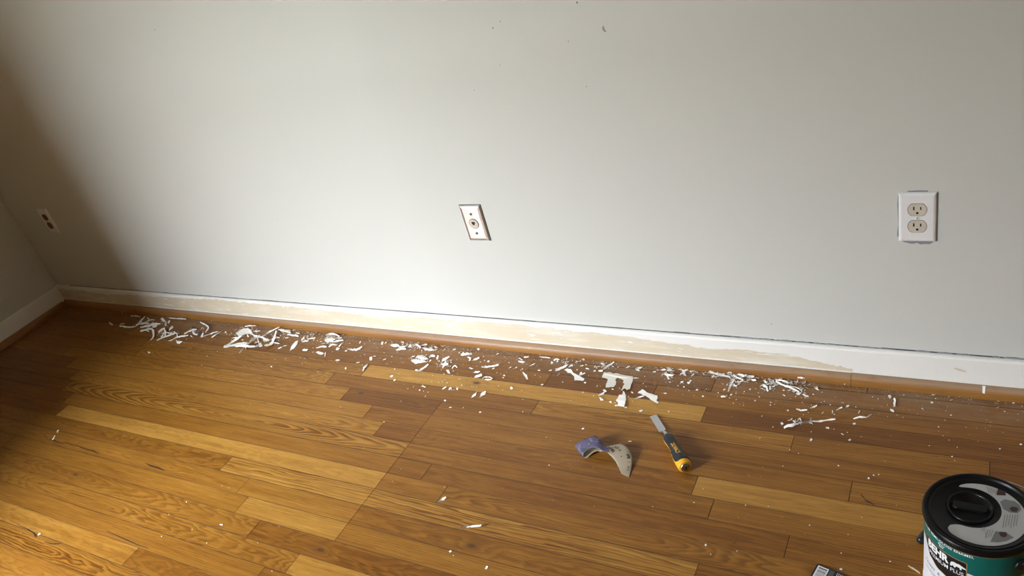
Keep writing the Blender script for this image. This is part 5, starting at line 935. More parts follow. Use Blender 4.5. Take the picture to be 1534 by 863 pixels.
["F",30,"s",0,996,589,4.7,[16532,-1364,22,16568,-1353,7,16613,-1351,22,16612,-1341,28,16559,-1316,12,16526,-1339,28]],
["F",31,"s",0,871,548,5.3,[13819,-649,18,13844,-627,7,13875,-613,7,13907,-600,18,13899,-586,23,13858,-582,11,13832,-605,11,13808,-629,23]],
["F",32,"s",0,918,583,2.7,[15088,-1424,7,15117,-1433,10,15148,-1445,19,15144,-1421,23,15113,-1410,14,15086,-1411,11]],
["F",33,"p",0,937,610,5.7,[15679,-2074,37,15725,-2005,7,15773,-2073,27,15710,-2070,7]],
["G",0,"p",0,1024,558,15.5,[16717,-537,25,16736,-479,13,16751,-436,7,16718,-347,27,16787,-353,28,16839,-339,44,16873,-341,54,16837,-358,29,16814,-388,12,16842,-458,11,16873,-507,16,16921,-606,37,16856,-583,33,16796,-517,19,16762,-537,23]],
["G",1,"s",0,1038,562,5.2,[17056,-573,23,17080,-530,29,17107,-499,48,17090,-488,57,17061,-518,38,17039,-563,31]],
["G",2,"p",0,1021,573,7.1,[16843,-942,41,16824,-804,7,16906,-810,35,16895,-850,8,16855,-874,13]],
["G",3,"p",0,1033,571,10.0,[17000,-818,20,17044,-781,7,17052,-711,10,17008,-711,28,17044,-711,7,17102,-718,15,17083,-783,15,17083,-875,21,17032,-869,8]],
["G",4,"s",0,1022,549,4.2,[16689,-308,43,16712,-266,27,16732,-235,43,16709,-206,49,16667,-206,33,16666,-278,49]],
["G",5,"s",0,1018,547,4.2,[16566,-174,12,16612,-194,21,16641,-164,12,16631,-131,15,16593,-129,24,16558,-147,15]],
["G",6,"s",0,1034,550,9.0,[16841,-247,7,16891,-266,26,16932,-260,34,16956,-215,26,16981,-173,7,16974,-154,16,16941,-178,35,16912,-211,43,16876,-229,35,16833,-228,16]],
["G",7,"s",0,1038,553,3.8,[16985,-309,23,17011,-284,15,17043,-276,23,17032,-252,25,17000,-261,18,16975,-288,25]],
["G",8,"s",0,1047,551,5.8,[17102,-236,23,17147,-258,48,17183,-261,48,17207,-233,23,17207,-214,33,17179,-216,58,17144,-217,58,17097,-191,33]],
["G",9,"p",0,1078,560,34.3,[17447,-335,51,17488,-283,49,17529,-281,37,17562,-304,31,17606,-328,19,17644,-330,14,17693,-322,11,17746,-336,10,17787,-338,7,17830,-339,10,17873,-352,14,17937,-386,20,17976,-391,26,18037,-426,38,18042,-514,53,18005,-485,46,17941,-469,33,17893,-447,23,17863,-437,17,17819,-436,18,17770,-437,13,17721,-405,8,17681,-396,9,17643,-396,9,17605,-376,12,17565,-359,17,17519,-360,28,17479,-351,36]],
["G",10,"p",0,1068,564,6.4,[17564,-537,24,17580,-432,10,17632,-446,29,17619,-459,7,17606,-530,12]],
["G",11,"s",0,1062,552,4.2,[17390,-259,48,17418,-231,27,17456,-230,48,17447,-203,55,17400,-181,34,17379,-228,55]],
["G",12,"s",0,1104,560,24.5,[17968,-352,94,18002,-321,59,18041,-313,33,18082,-290,16,18126,-289,7,18176,-324,7,18228,-339,16,18281,-349,33,18338,-382,59,18399,-437,94,18404,-420,125,18342,-362,90,18286,-327,64,18233,-302,47,18181,-273,38,18133,-267,38,18088,-270,47,18049,-300,64,18010,-311,90,17977,-356,125]],
["G",13,"s",0,1106,565,24.8,[18099,-632,113,18133,-584,77,18159,-521,51,18197,-492,33,18235,-466,24,18278,-446,24,18332,-452,33,18377,-433,51,18416,-417,77,18462,-417,113,18445,-408,144,18403,-414,109,18353,-412,82,18325,-443,64,18281,-444,56,18230,-436,56,18191,-473,64,18150,-506,82,18125,-573,109,18100,-641,144]],
["G",14,"p",0,1123,563,15.1,[18406,-384,77,18423,-323,50,18448,-277,36,18482,-252,16,18531,-272,11,18574,-287,19,18627,-323,44,18637,-404,55,18600,-392,34,18552,-389,14,18504,-382,7,18471,-365,17,18442,-367,30]],
["G",15,"s",0,1125,569,14.6,[18492,-592,83,18519,-545,41,18546,-495,15,18575,-461,7,18620,-487,15,18670,-520,41,18724,-556,83,18727,-539,110,18670,-481,67,18622,-463,42,18574,-445,34,18533,-455,42,18512,-523,67,18491,-590,110]],
["G",16,"s",0,1109,572,9.4,[18316,-717,40,18316,-637,18,18328,-581,11,18363,-568,18,18404,-565,40,18392,-543,50,18350,-543,29,18308,-559,21,18293,-624,29,18295,-707,50]],
["G",17,"s",0,1094,579,17.7,[18162,-1047,58,18153,-966,42,18152,-896,31,18152,-832,26,18159,-775,26,18161,-721,31,18170,-671,42,18185,-629,58,18172,-627,69,18136,-652,53,18128,-704,43,18104,-752,37,18114,-823,37,18109,-891,43,18120,-969,53,18129,-1050,69]],
["G",18,"s",0,1100,577,7.0,[18160,-731,7,18202,-751,9,18246,-780,16,18290,-786,28,18290,-760,36,18246,-738,24,18201,-706,17,18161,-707,14]],
["G",19,"s",0,1094,557,9.3,[17938,-317,22,17979,-319,51,18018,-310,63,18037,-256,51,18053,-189,22,18046,-184,37,18026,-245,66,17998,-285,78,17968,-308,66,17932,-314,37]],
["G",20,"s",0,1111,557,6.3,[18219,-221,14,18255,-218,17,18293,-223,27,18328,-216,44,18322,-194,55,18278,-169,38,18246,-187,28,18211,-190,25]],
["G",21,"s",0,1085,593,10.2,[17996,-1228,7,18046,-1264,38,18085,-1268,57,18127,-1271,57,18145,-1211,38,18146,-1130,7,18134,-1127,25,18122,-1190,56,18114,-1245,75,18076,-1233,75,18036,-1224,56,17993,-1209,25]],
["G",22,"p",0,1044,584,5.6,[17302,-1083,24,17325,-1012,7,17380,-1069,23,17340,-1095,9]],
["G",23,"p",0,1123,583,4.2,[18606,-823,7,18626,-791,18,18655,-806,12,18633,-862,17]],
["G",24,"p",0,1085,583,5.0,[17977,-945,7,18017,-890,12,18038,-928,9,18000,-969,7]],
["G",25,"p",0,1053,593,4.6,[17523,-1289,25,17543,-1238,7,17586,-1287,26,17554,-1309,7]],
["G",26,"p",0,1024,579,3.7,[16945,-1010,16,16968,-968,7,17002,-1026,18,16968,-1030,7]],
["G",27,"p",0,1095,591,5.6,[18189,-1117,11,18217,-1055,8,18259,-1081,14,18219,-1134,7]],
["G",28,"s",0,1106,565,17.3,[18089,-359,33,18132,-401,34,18178,-430,40,18223,-480,49,18273,-524,62,18325,-556,79,18376,-584,99,18427,-611,123,18438,-624,154,18386,-592,130,18335,-555,110,18287,-513,94,18240,-484,81,18193,-445,72,18148,-410,66,18104,-374,64]],
["G",29,"s",0,1103,564,7.6,[18172,-281,11,18170,-350,16,18178,-430,29,18199,-523,50,18215,-541,64,18211,-453,42,18202,-373,29,18191,-301,25]],
["G",30,"s",0,1074,557,3.3,[17623,-264,24,17639,-285,7,17674,-333,24,17687,-319,29,17658,-257,13,17634,-253,29]],
["G",31,"s",0,1086,558,5.4,[17820,-299,33,17844,-287,10,17876,-286,10,17918,-328,33,17921,-317,43,17878,-279,19,17845,-259,19,17823,-288,43]],
["H",0,"s",0,1179,579,38.8,[19168,-435,7,19248,-500,36,19325,-586,62,19403,-627,81,19475,-685,91,19545,-688,91,19610,-711,81,19671,-728,62,19732,-730,36,19792,-730,7,19804,-725,37,19746,-713,66,19686,-703,92,19622,-694,111,19556,-657,121,19486,-648,121,19414,-616,111,19339,-562,92,19263,-483,66,19181,-433,37]],
["H",1,"s",0,1176,571,24.3,[19184,-391,22,19235,-414,42,19285,-439,59,19330,-440,73,19375,-480,79,19418,-490,79,19460,-495,73,19504,-491,59,19545,-471,42,19580,-434,22,19578,-414,42,19540,-437,62,19507,-479,80,19469,-458,93,19426,-456,100,19381,-447,100,19331,-419,93,19281,-397,80,19234,-397,62,19184,-379,42]],
["H",2,"s",0,1192,581,14.3,[19570,-569,22,19610,-580,24,19650,-585,29,19690,-606,37,19728,-633,48,19770,-665,63,19812,-707,80,19821,-711,101,19781,-655,83,19738,-619,69,19695,-586,57,19652,-566,49,19613,-562,44,19574,-560,43]],
["H",3,"p",0,1196,590,10.3,[19725,-774,7,19768,-737,16,19817,-733,14,19864,-731,14,19840,-773,12,19833,-829,15,19771,-844,18]],
["H",4,"p",0,1206,592,11.7,[19874,-788,7,19901,-759,8,19928,-769,9,19975,-806,11,20017,-815,18,20043,-832,14,20017,-866,7,19952,-861,15,19911,-814,7]],
["H",5,"p",3,1179,566,18.6,[19275,-236,46,19318,-203,36,19359,-173,26,19393,-157,20,19441,-177,7,19472,-195,11,19524,-232,24,19575,-305,54,19532,-295,37,19489,-301,27,19439,-263,12,19392,-253,10,19343,-252,12,19309,-240,21]],
["H",6,"s",0,1201,566,23.0,[19568,-198,7,19621,-253,45,19672,-296,78,19717,-308,103,19761,-327,116,19803,-337,116,19837,-305,103,19873,-294,78,19903,-243,45,19933,-197,7,19940,-213,46,19909,-247,84,19877,-285,117,19844,-315,141,19805,-314,155,19765,-316,155,19722,-313,141,19674,-278,117,19624,-241,84,19575,-211,46]],
["H",7,"p",0,1217,569,10.6,[19945,-240,60,19981,-202,22,20013,-173,12,20051,-169,13,20091,-192,29,20098,-276,44,20028,-263,12,19995,-257,7,19956,-266,27]],
["H",8,"p",0,1241,568,6.9,[20342,-137,18,20357,-78,9,20401,-102,27,20430,-129,30,20418,-165,7,20372,-178,18]],
["H",9,"s",0,1251,574,3.4,[20524,-260,20,20547,-262,7,20575,-293,20,20581,-249,25,20554,-208,12,20530,-223,25]],
["H",10,"s",0,1260,574,11.7,[20614,-304,63,20644,-285,34,20677,-267,20,20711,-270,20,20749,-292,34,20790,-330,63,20794,-304,79,20753,-260,50,20714,-241,36,20678,-241,36,20645,-239,50,20615,-277,79]],
["H",11,"s",0,1223,582,8.2,[20113,-561,54,20147,-542,32,20176,-516,18,20169,-478,14,20136,-531,18,20188,-589,32,20232,-622,54,20237,-612,68,20195,-570,46,20184,-553,32,20202,-521,28,20172,-466,32,20137,-496,46,20109,-541,68]],
["H",12,"p",0,1174,584,4.5,[19400,-712,11,19426,-677,7,19458,-713,9,19431,-743,7]],
["H",13,"s",0,1174,592,4.2,[19442,-895,19,19475,-923,22,19511,-954,33,19515,-943,38,19480,-903,27,19446,-884,24]],
["H",14,"s",0,1218,610,11.2,[20157,-1323,60,20182,-1285,43,20210,-1254,34,20241,-1236,34,20265,-1209,43,20294,-1198,60,20280,-1174,70,20251,-1185,52,20219,-1196,44,20192,-1218,44,20171,-1261,52,20150,-1309,70]],
["H",15,"s",0,1200,614,16.8,[19843,-1380,42,19876,-1373,24,19910,-1373,13,19949,-1390,7,19987,-1377,7,20024,-1374,13,20059,-1365,24,20099,-1375,42,20094,-1353,54,20054,-1337,37,20015,-1332,25,19978,-1334,19,19947,-1350,19,19914,-1340,25,19880,-1351,37,19847,-1367,54]],
["H",16,"p",0,1180,614,4.7,[19640,-1439,23,19652,-1381,7,19692,-1419,20,19672,-1447,7]],
["H",17,"s",0,1233,618,3.9,[20430,-1392,13,20452,-1374,23,20466,-1330,13,20455,-1317,16,20441,-1362,27,20421,-1381,16]],
["H",18,"s",0,1247,617,4.7,[20667,-1352,25,20660,-1278,7,20650,-1245,25,20631,-1257,31,20635,-1292,13,20649,-1364,31]],
["H",19,"s",0,1258,612,10.0,[20738,-1267,43,20761,-1216,30,20785,-1175,26,20818,-1161,30,20846,-1137,43,20835,-1112,49,20796,-1112,36,20770,-1151,32,20745,-1194,36,20719,-1240,49]],
["H",20,"p",0,1270,608,7.1,[20899,-1066,9,20927,-987,10,20980,-987,7,20952,-1063,9]],
["H",21,"s",0,1163,566,3.8,[19133,-273,16,19162,-291,7,19196,-297,16,19196,-263,19,19162,-243,10,19133,-253,19]],
["H",22,"s",0,1169,566,5.2,[19223,-272,42,19244,-280,25,19271,-303,25,19306,-335,42,19314,-322,49,19282,-275,32,19257,-240,32,19232,-253,49]],
["H",23,"s",0,1146,572,4.8,[18890,-456,16,18923,-514,20,18969,-546,31,18980,-521,36,18948,-444,25,18904,-419,21]],
["H",24,"s",0,1147,581,12.6,[18891,-607,7,18932,-683,29,18974,-723,46,19007,-734,52,19024,-770,46,19034,-809,29,19060,-827,7,19088,-828,23,19074,-801,45,19055,-770,62,19038,-706,68,18991,-666,62,18948,-619,45,18899,-600,23]],
["H",25,"s",0,1153,581,6.1,[19054,-641,28,19078,-701,40,19091,-753,40,19117,-777,28,19141,-764,33,19121,-735,45,19111,-679,45,19079,-626,33]],
["H",26,"p",3,1158,574,18.3,[18989,-421,68,19020,-421,47,19060,-407,32,19087,-416,20,19116,-440,9,19168,-463,8,19214,-504,12,19255,-566,32,19255,-644,52,19191,-574,23,19148,-549,14,19116,-522,8,19075,-500,7,19030,-475,15,19013,-433,41]],
["H",27,"s",0,1157,579,5.9,[19107,-669,7,19134,-652,10,19165,-645,19,19197,-644,34,19189,-628,43,19154,-620,28,19125,-632,19,19099,-652,16]],
["H",28,"s",0,1139,560,3.2,[18728,-202,20,18753,-203,12,18782,-209,20,18779,-180,22,18750,-169,14,18726,-180,22]],
["H",29,"s",0,1186,573,6.3,[19545,-375,47,19555,-413,35,19571,-464,35,19595,-527,47,19606,-528,52,19592,-461,40,19579,-408,40,19561,-374,52]],
["K",0,"s",0,1188,637,28.0,[19702,-2056,7,19738,-2030,24,19779,-2010,39,19827,-2011,50,19875,-2011,56,19911,-1975,56,19942,-1920,50,19981,-1889,39,20014,-1838,24,20052,-1799,7,20037,-1758,24,19997,-1789,42,19968,-1855,57,19928,-1885,68,19883,-1903,74,19843,-1928,74,19797,-1941,68,19751,-1954,57,19713,-1981,42,19679,-2015,24]],
["K",1,"s",0,1228,630,50.6,[20080,-1920,129,20148,-1850,80,20215,-1776,43,20284,-1713,19,20362,-1687,7,20446,-1679,7,20522,-1643,19,20601,-1630,43,20686,-1648,80,20771,-1667,129,20774,-1675,172,20685,-1642,123,20601,-1638,87,20521,-1652,62,20440,-1659,50,20366,-1698,50,20286,-1713,62,20210,-1758,87,20142,-1835,123,20081,-1934,172]],
["K",2,"s",0,1214,630,9.5,[20249,-1773,7,20249,-1722,10,20238,-1679,18,20237,-1640,33,20230,-1608,53,20215,-1627,69,20214,-1660,49,20216,-1699,34,20222,-1743,26,20234,-1792,23]],
["K",3,"s",0,1198,628,6.9,[19939,-1714,29,19964,-1686,13,19977,-1668,7,19995,-1695,13,20025,-1745,29,20034,-1743,37,20011,-1685,20,19983,-1627,15,19952,-1662,20,19930,-1698,37]],
["K",4,"p",0,1171,634,7.2,[19583,-1894,9,19611,-1862,31,19660,-1894,7,19634,-1976,31]],
["K",5,"s",0,1293,624,28.6,[21123,-1443,7,21169,-1439,24,21212,-1427,38,21253,-1411,49,21298,-1426,55,21342,-1407,55,21388,-1392,49,21429,-1347,38,21458,-1282,24,21492,-1224,7,21482,-1214,24,21443,-1263,40,21412,-1325,55,21383,-1382,66,21341,-1388,72,21295,-1383,72,21245,-1380,66,21201,-1402,55,21159,-1416,40,21117,-1434,24]],
["K",6,"s",0,1287,617,4.9,[21214,-1253,17,21219,-1189,7,21229,-1147,17,21210,-1140,21,21200,-1181,11,21194,-1246,21]],
["K",7,"p",0,1280,635,6.5,[21120,-1593,7,21157,-1560,14,21198,-1592,11,21157,-1635,14]],
["K",8,"p",0,1215,659,6.9,[20315,-2337,24,20328,-2235,7,20375,-2292,25,20347,-2347,10]],
["K",9,"s",0,1240,641,5.6,[20582,-1858,22,20605,-1861,7,20632,-1861,7,20662,-1875,22,20664,-1855,28,20634,-1813,13,20607,-1821,13,20583,-1828,28]],
["K",10,"p",0,1273,659,5.4,[21101,-2146,15,21147,-2111,27,21160,-2132,7,21125,-2174,17]],
["K",11,"s",0,1262,650,4.1,[20932,-1968,7,20961,-2013,26,20986,-2006,7,20992,-1986,14,20966,-1996,32,20936,-1959,14]],
["K",12,"p",0,1333,594,8.3,[21745,-502,8,21791,-487,22,21825,-522,7,21807,-649,38,21773,-577,17]],
["K",13,"s",0,1340,602,13.2,[21886,-611,49,21876,-641,25,21896,-670,12,21884,-715,7,21885,-767,12,21901,-834,25,21903,-910,49,21938,-925,63,21938,-849,40,21932,-783,26,21931,-725,22,21933,-674,26,21922,-640,40,21904,-621,63]],
["K",14,"s",0,1336,615,6.5,[21838,-995,17,21859,-1023,7,21888,-1039,7,21918,-1066,17,21930,-1031,20,21908,-977,11,21878,-964,11,21850,-956,20]],
["M",0,"s",0,1360,585,8.8,[22082,-297,32,22111,-279,13,22141,-261,7,22172,-274,13,22205,-298,32,22205,-265,41,22172,-216,22,22141,-216,16,22111,-229,22,22082,-258,41]],
["M",1,"p",0,1396,589,13.1,[22575,-237,25,22610,-231,19,22636,-233,16,22664,-222,11,22703,-235,7,22736,-275,14,22710,-325,23,22672,-360,27,22644,-315,11,22607,-272,7]],
["M",2,"p",0,1436,592,14.3,[23096,-238,14,23125,-212,22,23152,-191,17,23179,-200,9,23218,-216,8,23247,-220,7,23270,-254,16,23239,-279,19,23196,-317,20,23159,-282,7,23125,-247,10]],
["M",3,"p",0,1496,600,9.4,[23911,-269,7,23957,-244,9,23985,-242,13,24021,-254,11,23981,-288,9,23948,-333,20]],
["M",4,"p",0,1396,602,5.6,[22636,-586,9,22659,-540,8,22695,-583,10,22668,-618,7]],
["M",5,"s",0,1516,602,7.4,[24165,-279,21,24192,-288,7,24216,-319,7,24245,-348,21,24253,-324,26,24227,-288,12,24202,-259,12,24172,-258,26]],
["M",6,"p",0,1529,665,5.4,[24332,-1609,22,24355,-1561,8,24384,-1609,33,24355,-1617,7]],
["N",0,"p",0,710,591,13.2,[11152,-2487,10,11147,-2427,13,11138,-2356,13,11153,-2311,13,11177,-2252,7,11187,-2193,7,11203,-2266,10,11252,-2365,18,11231,-2405,17,11193,-2446,10]],
["N",1,"p",0,723,591,14.1,[11465,-2502,70,11410,-2388,27,11374,-2310,10,11361,-2246,10,11399,-2211,23,11446,-2194,42,11516,-2201,74,11496,-2231,27,11520,-2272,17,11472,-2309,7,11458,-2380,22]],
["N",2,"p",0,719,617,4.9,[11706,-3003,20,11726,-2954,7,11799,-2993,27,11741,-3011,7]],
["N",3,"s",0,674,610,3.9,[10698,-3008,20,10729,-2993,7,10774,-2986,20,10761,-2963,24,10711,-2962,11,10690,-2994,24]],
["N",4,"p",0,667,600,5.0,[10352,-2749,9,10376,-2706,16,10433,-2732,7,10429,-2791,18]],
["N",5,"p",0,766,581,5.5,[12136,-1858,7,12160,-1828,24,12239,-1890,9,12193,-1929,17]],
["P",0,"s",0,662,749,13.9,[12361,-6222,63,12375,-6183,32,12392,-6147,13,12402,-6106,7,12437,-6084,13,12450,-6050,32,12490,-6038,63,12469,-6026,83,12420,-6033,52,12376,-6046,33,12361,-6078,27,12344,-6110,33,12347,-6162,52,12354,-6217,83]],
["P",1,"s",0,705,789,30.8,[13404,-6815,92,13422,-6760,58,13452,-6718,33,13497,-6694,16,13534,-6657,7,13587,-6639,7,13643,-6621,16,13710,-6618,33,13782,-6619,58,13846,-6605,92,13846,-6595,123,13775,-6597,88,13701,-6594,63,13634,-6599,46,13576,-6613,37,13532,-6645,37,13480,-6663,46,13447,-6704,63,13411,-6737,88,13390,-6788,123]],
["P",2,"p",0,728,850,7.1,[14468,-7599,22,14465,-7556,7,14461,-7526,19,14515,-7522,33,14511,-7552,9,14524,-7604,26]],
["P",3,"p",0,674,826,6.4,[13384,-7408,9,13422,-7371,23,13462,-7385,7,13447,-7441,24]],
["P",4,"p",0,873,642,5.4,[14872,-3035,17,14886,-2984,7,14949,-3008,29,14919,-3058,12]],
["P",5,"s",0,944,661,5.0,[16229,-3237,24,16262,-3215,7,16308,-3212,24,16306,-3203,30,16256,-3195,13,16224,-3219,30]],
["P",6,"p",0,1301,716,4.9,[21621,-3200,7,21638,-3175,25,21665,-3183,9,21652,-3237,23]],
["P",7,"p",0,1260,852,6.5,[21409,-5638,20,21438,-5596,9,21472,-5624,16,21446,-5648,7]],
["P",8,"s",4,1370,853,21.3,[22552,-5234,7,22574,-5251,7,22598,-5265,7,22621,-5278,7,22644,-5290,7,22668,-5300,7,22691,-5312,7,22712,-5331,7,22736,-5339,7,22758,-5355,7,22765,-5335,7,22744,-5318,7,22723,-5299,7,22702,-5281,7,22677,-5272,7,22655,-5255,7,22632,-5242,7,22605,-5241,7,22583,-5224,7,22557,-5219,7]],
["P",9,"s",0,87,646,4.4,[-3182,-6874,14,-3257,-6810,7,-3274,-6760,14,-3329,-6755,17,-3342,-6802,10,-3257,-6866,17]],
["P",10,"s",0,80,656,7.6,[-3036,-7189,7,-3018,-7140,11,-3054,-7079,23,-3074,-7025,44,-3109,-7031,57,-3081,-7081,36,-3069,-7132,24,-3049,-7189,20]],
["P",11,"s",0,58,800,5.4,[958,-10269,20,935,-10234,7,957,-10211,7,975,-10186,20,943,-10176,25,884,-10189,12,888,-10220,12,910,-10255,25]],
["P",12,"s",0,331,786,4.6,[6640,-8384,17,6688,-8382,7,6744,-8370,17,6731,-8351,20,6661,-8345,10,6623,-8361,20]],
["P",13,"p",0,1057,816,5.4,[18829,-5745,7,18844,-5710,13,18878,-5734,10,18862,-5776,13]]]
CRUMBS = [-722,-138,-672,-133,-841,-37,-665,-28,-595,-159,-400,-204,-383,-204,-176,-167,-119,-181,-246,-170,-51,-227,-192,-208,-137,-142,-137,-123,-234,-31,-502,-182,-789,-35,-28,-276,-435,-148,-254,-150,-120,-181,-29,-195,-51,-226,-137,-142,169,-211,272,-197,314,-187,404,-200,372,-173,-235,-31,-99,-50,-82,-94,201,-182,393,-174,239,-154,401,-137,383,-116,369,-76,607,-128,590,-138,619,-120,729,-114,735,-89,658,-72,735,-150,403,-199,411,-191,499,-228,538,-171,780,-170,810,-189,646,-169,504,-34,587,-49,618,-60,515,-72,507,-75,348,-42,258,-30,579,-67,678,-41,687,-100,500,-94,478,-124,781,-132,730,-113,734,-89,770,-117,913,-122,929,-149,947,-148,949,-99,1006,-111,1058,-92,1068,-83,1055,-66,1057,-112,933,-177,986,-188,947,-204,1001,-200,1055,-202,899,-236,885,-247,962,-250,945,-248,781,-170,811,-190,998,-165,991,-146,972,-94,982,-197,826,-77,833,-74,1032,-177,968,-164,1012,-156,1034,-226,1041,-225,1090,-202,1097,-203,1105,-200,972,-203,895,-209,904,-210,1056,-67,1069,-83,1138,-66,1154,-81,1182,-104,1138,-131,1168,-125,1263,-122,1282,-128,1333,-106,1330,-111,1254,-193,1195,-200,1173,-185,1435,-167,1208,-108,1153,-133,1213,-78,1164,-49,1228,-56,1250,-53,1096,-23,1088,-36,1161,-17,1190,-23,1051,-18,1068,-18,1101,-22,1241,-21,1266,-17,1322,-55,1347,-42,1328,-38,1403,-68,1396,-54,1379,-78,1126,-58,1084,-56,1378,-79,1394,-53,1434,-168,1469,-176,1580,-76,1586,-105,1598,-116,1617,-102,1645,-91,1654,-88,1657,-88,1680,-98,1687,-199,1564,-162,1582,-178,1538,-192,1529,-135,1550,-136,1535,-23,1545,-25,1610,-20,1521,-19,1649,-39,1637,-78,1477,-49,1375,-17,1492,-49,1715,-38,1732,-38,1697,-37,1650,-41,1680,-98,1789,-108,1792,-72,1829,-81,1851,-92,1875,-76,1885,-91,1892,-106,1835,-139,1861,-142,1732,-129,1833,-103,1832,-97,1839,-125,1821,-121,1885,-121,1922,-120,1923,-130,1687,-198,1656,-88,1714,-112,1875,-16,1873,-54,1851,-10,1777,-54,1769,-52,1756,-99,1882,-32,1876,-76,1886,-90,1891,-105,1884,-121,1922,-121,1932,-125,1923,-131,1975,-90,1988,-91,1997,-90,1993,-108,2013,-74,2056,-105,2079,-92,2083,-92,2070,-136,2012,-140,2003,-150,1873,-53,1882,-31,1985,-29,2015,-113,2031,-63,2041,-95,2035,-99,1912,-172,1944,-204,2015,-277,1995,-270,2101,-296,2200,-113,2177,-83,2135,-198,2076,-185,2030,-203,2105,-190,2143,-60,2208,-40,2155,-65,2112,-102,1990,-322,2200,-113,2295,-112,2270,-198,2294,-162,2306,-173,2322,-192,2399,-180,2393,-52,2407,-62,2439,-39,2248,-82,2306,-93,2207,-43,2303,-43,2314,-221,2284,-136,2273,-43,1072,-297,1113,-291,1274,-226,1407,-351,1298,-273,964,-268,1355,-747,1066,-586,1221,-570,1456,-440,1901,-593,1839,-428,1923,-248,1830,-470,1746,-503,2072,-472,2145,-477,2139,-525,1938,-451,1984,-443,2164,-427,2182,-304,2173,-308,2102,-296,2319,-232,2225,-521,487,-802,469,-851,590,-872,674,-895,515,-916,844,-796,823,-854,928,-912,553,-724,582,-725,485,-801,19,-1036,707,-363,897,-302,898,-393,593,-192,499,-228,1687,-199,1949,-572,1413,-205]
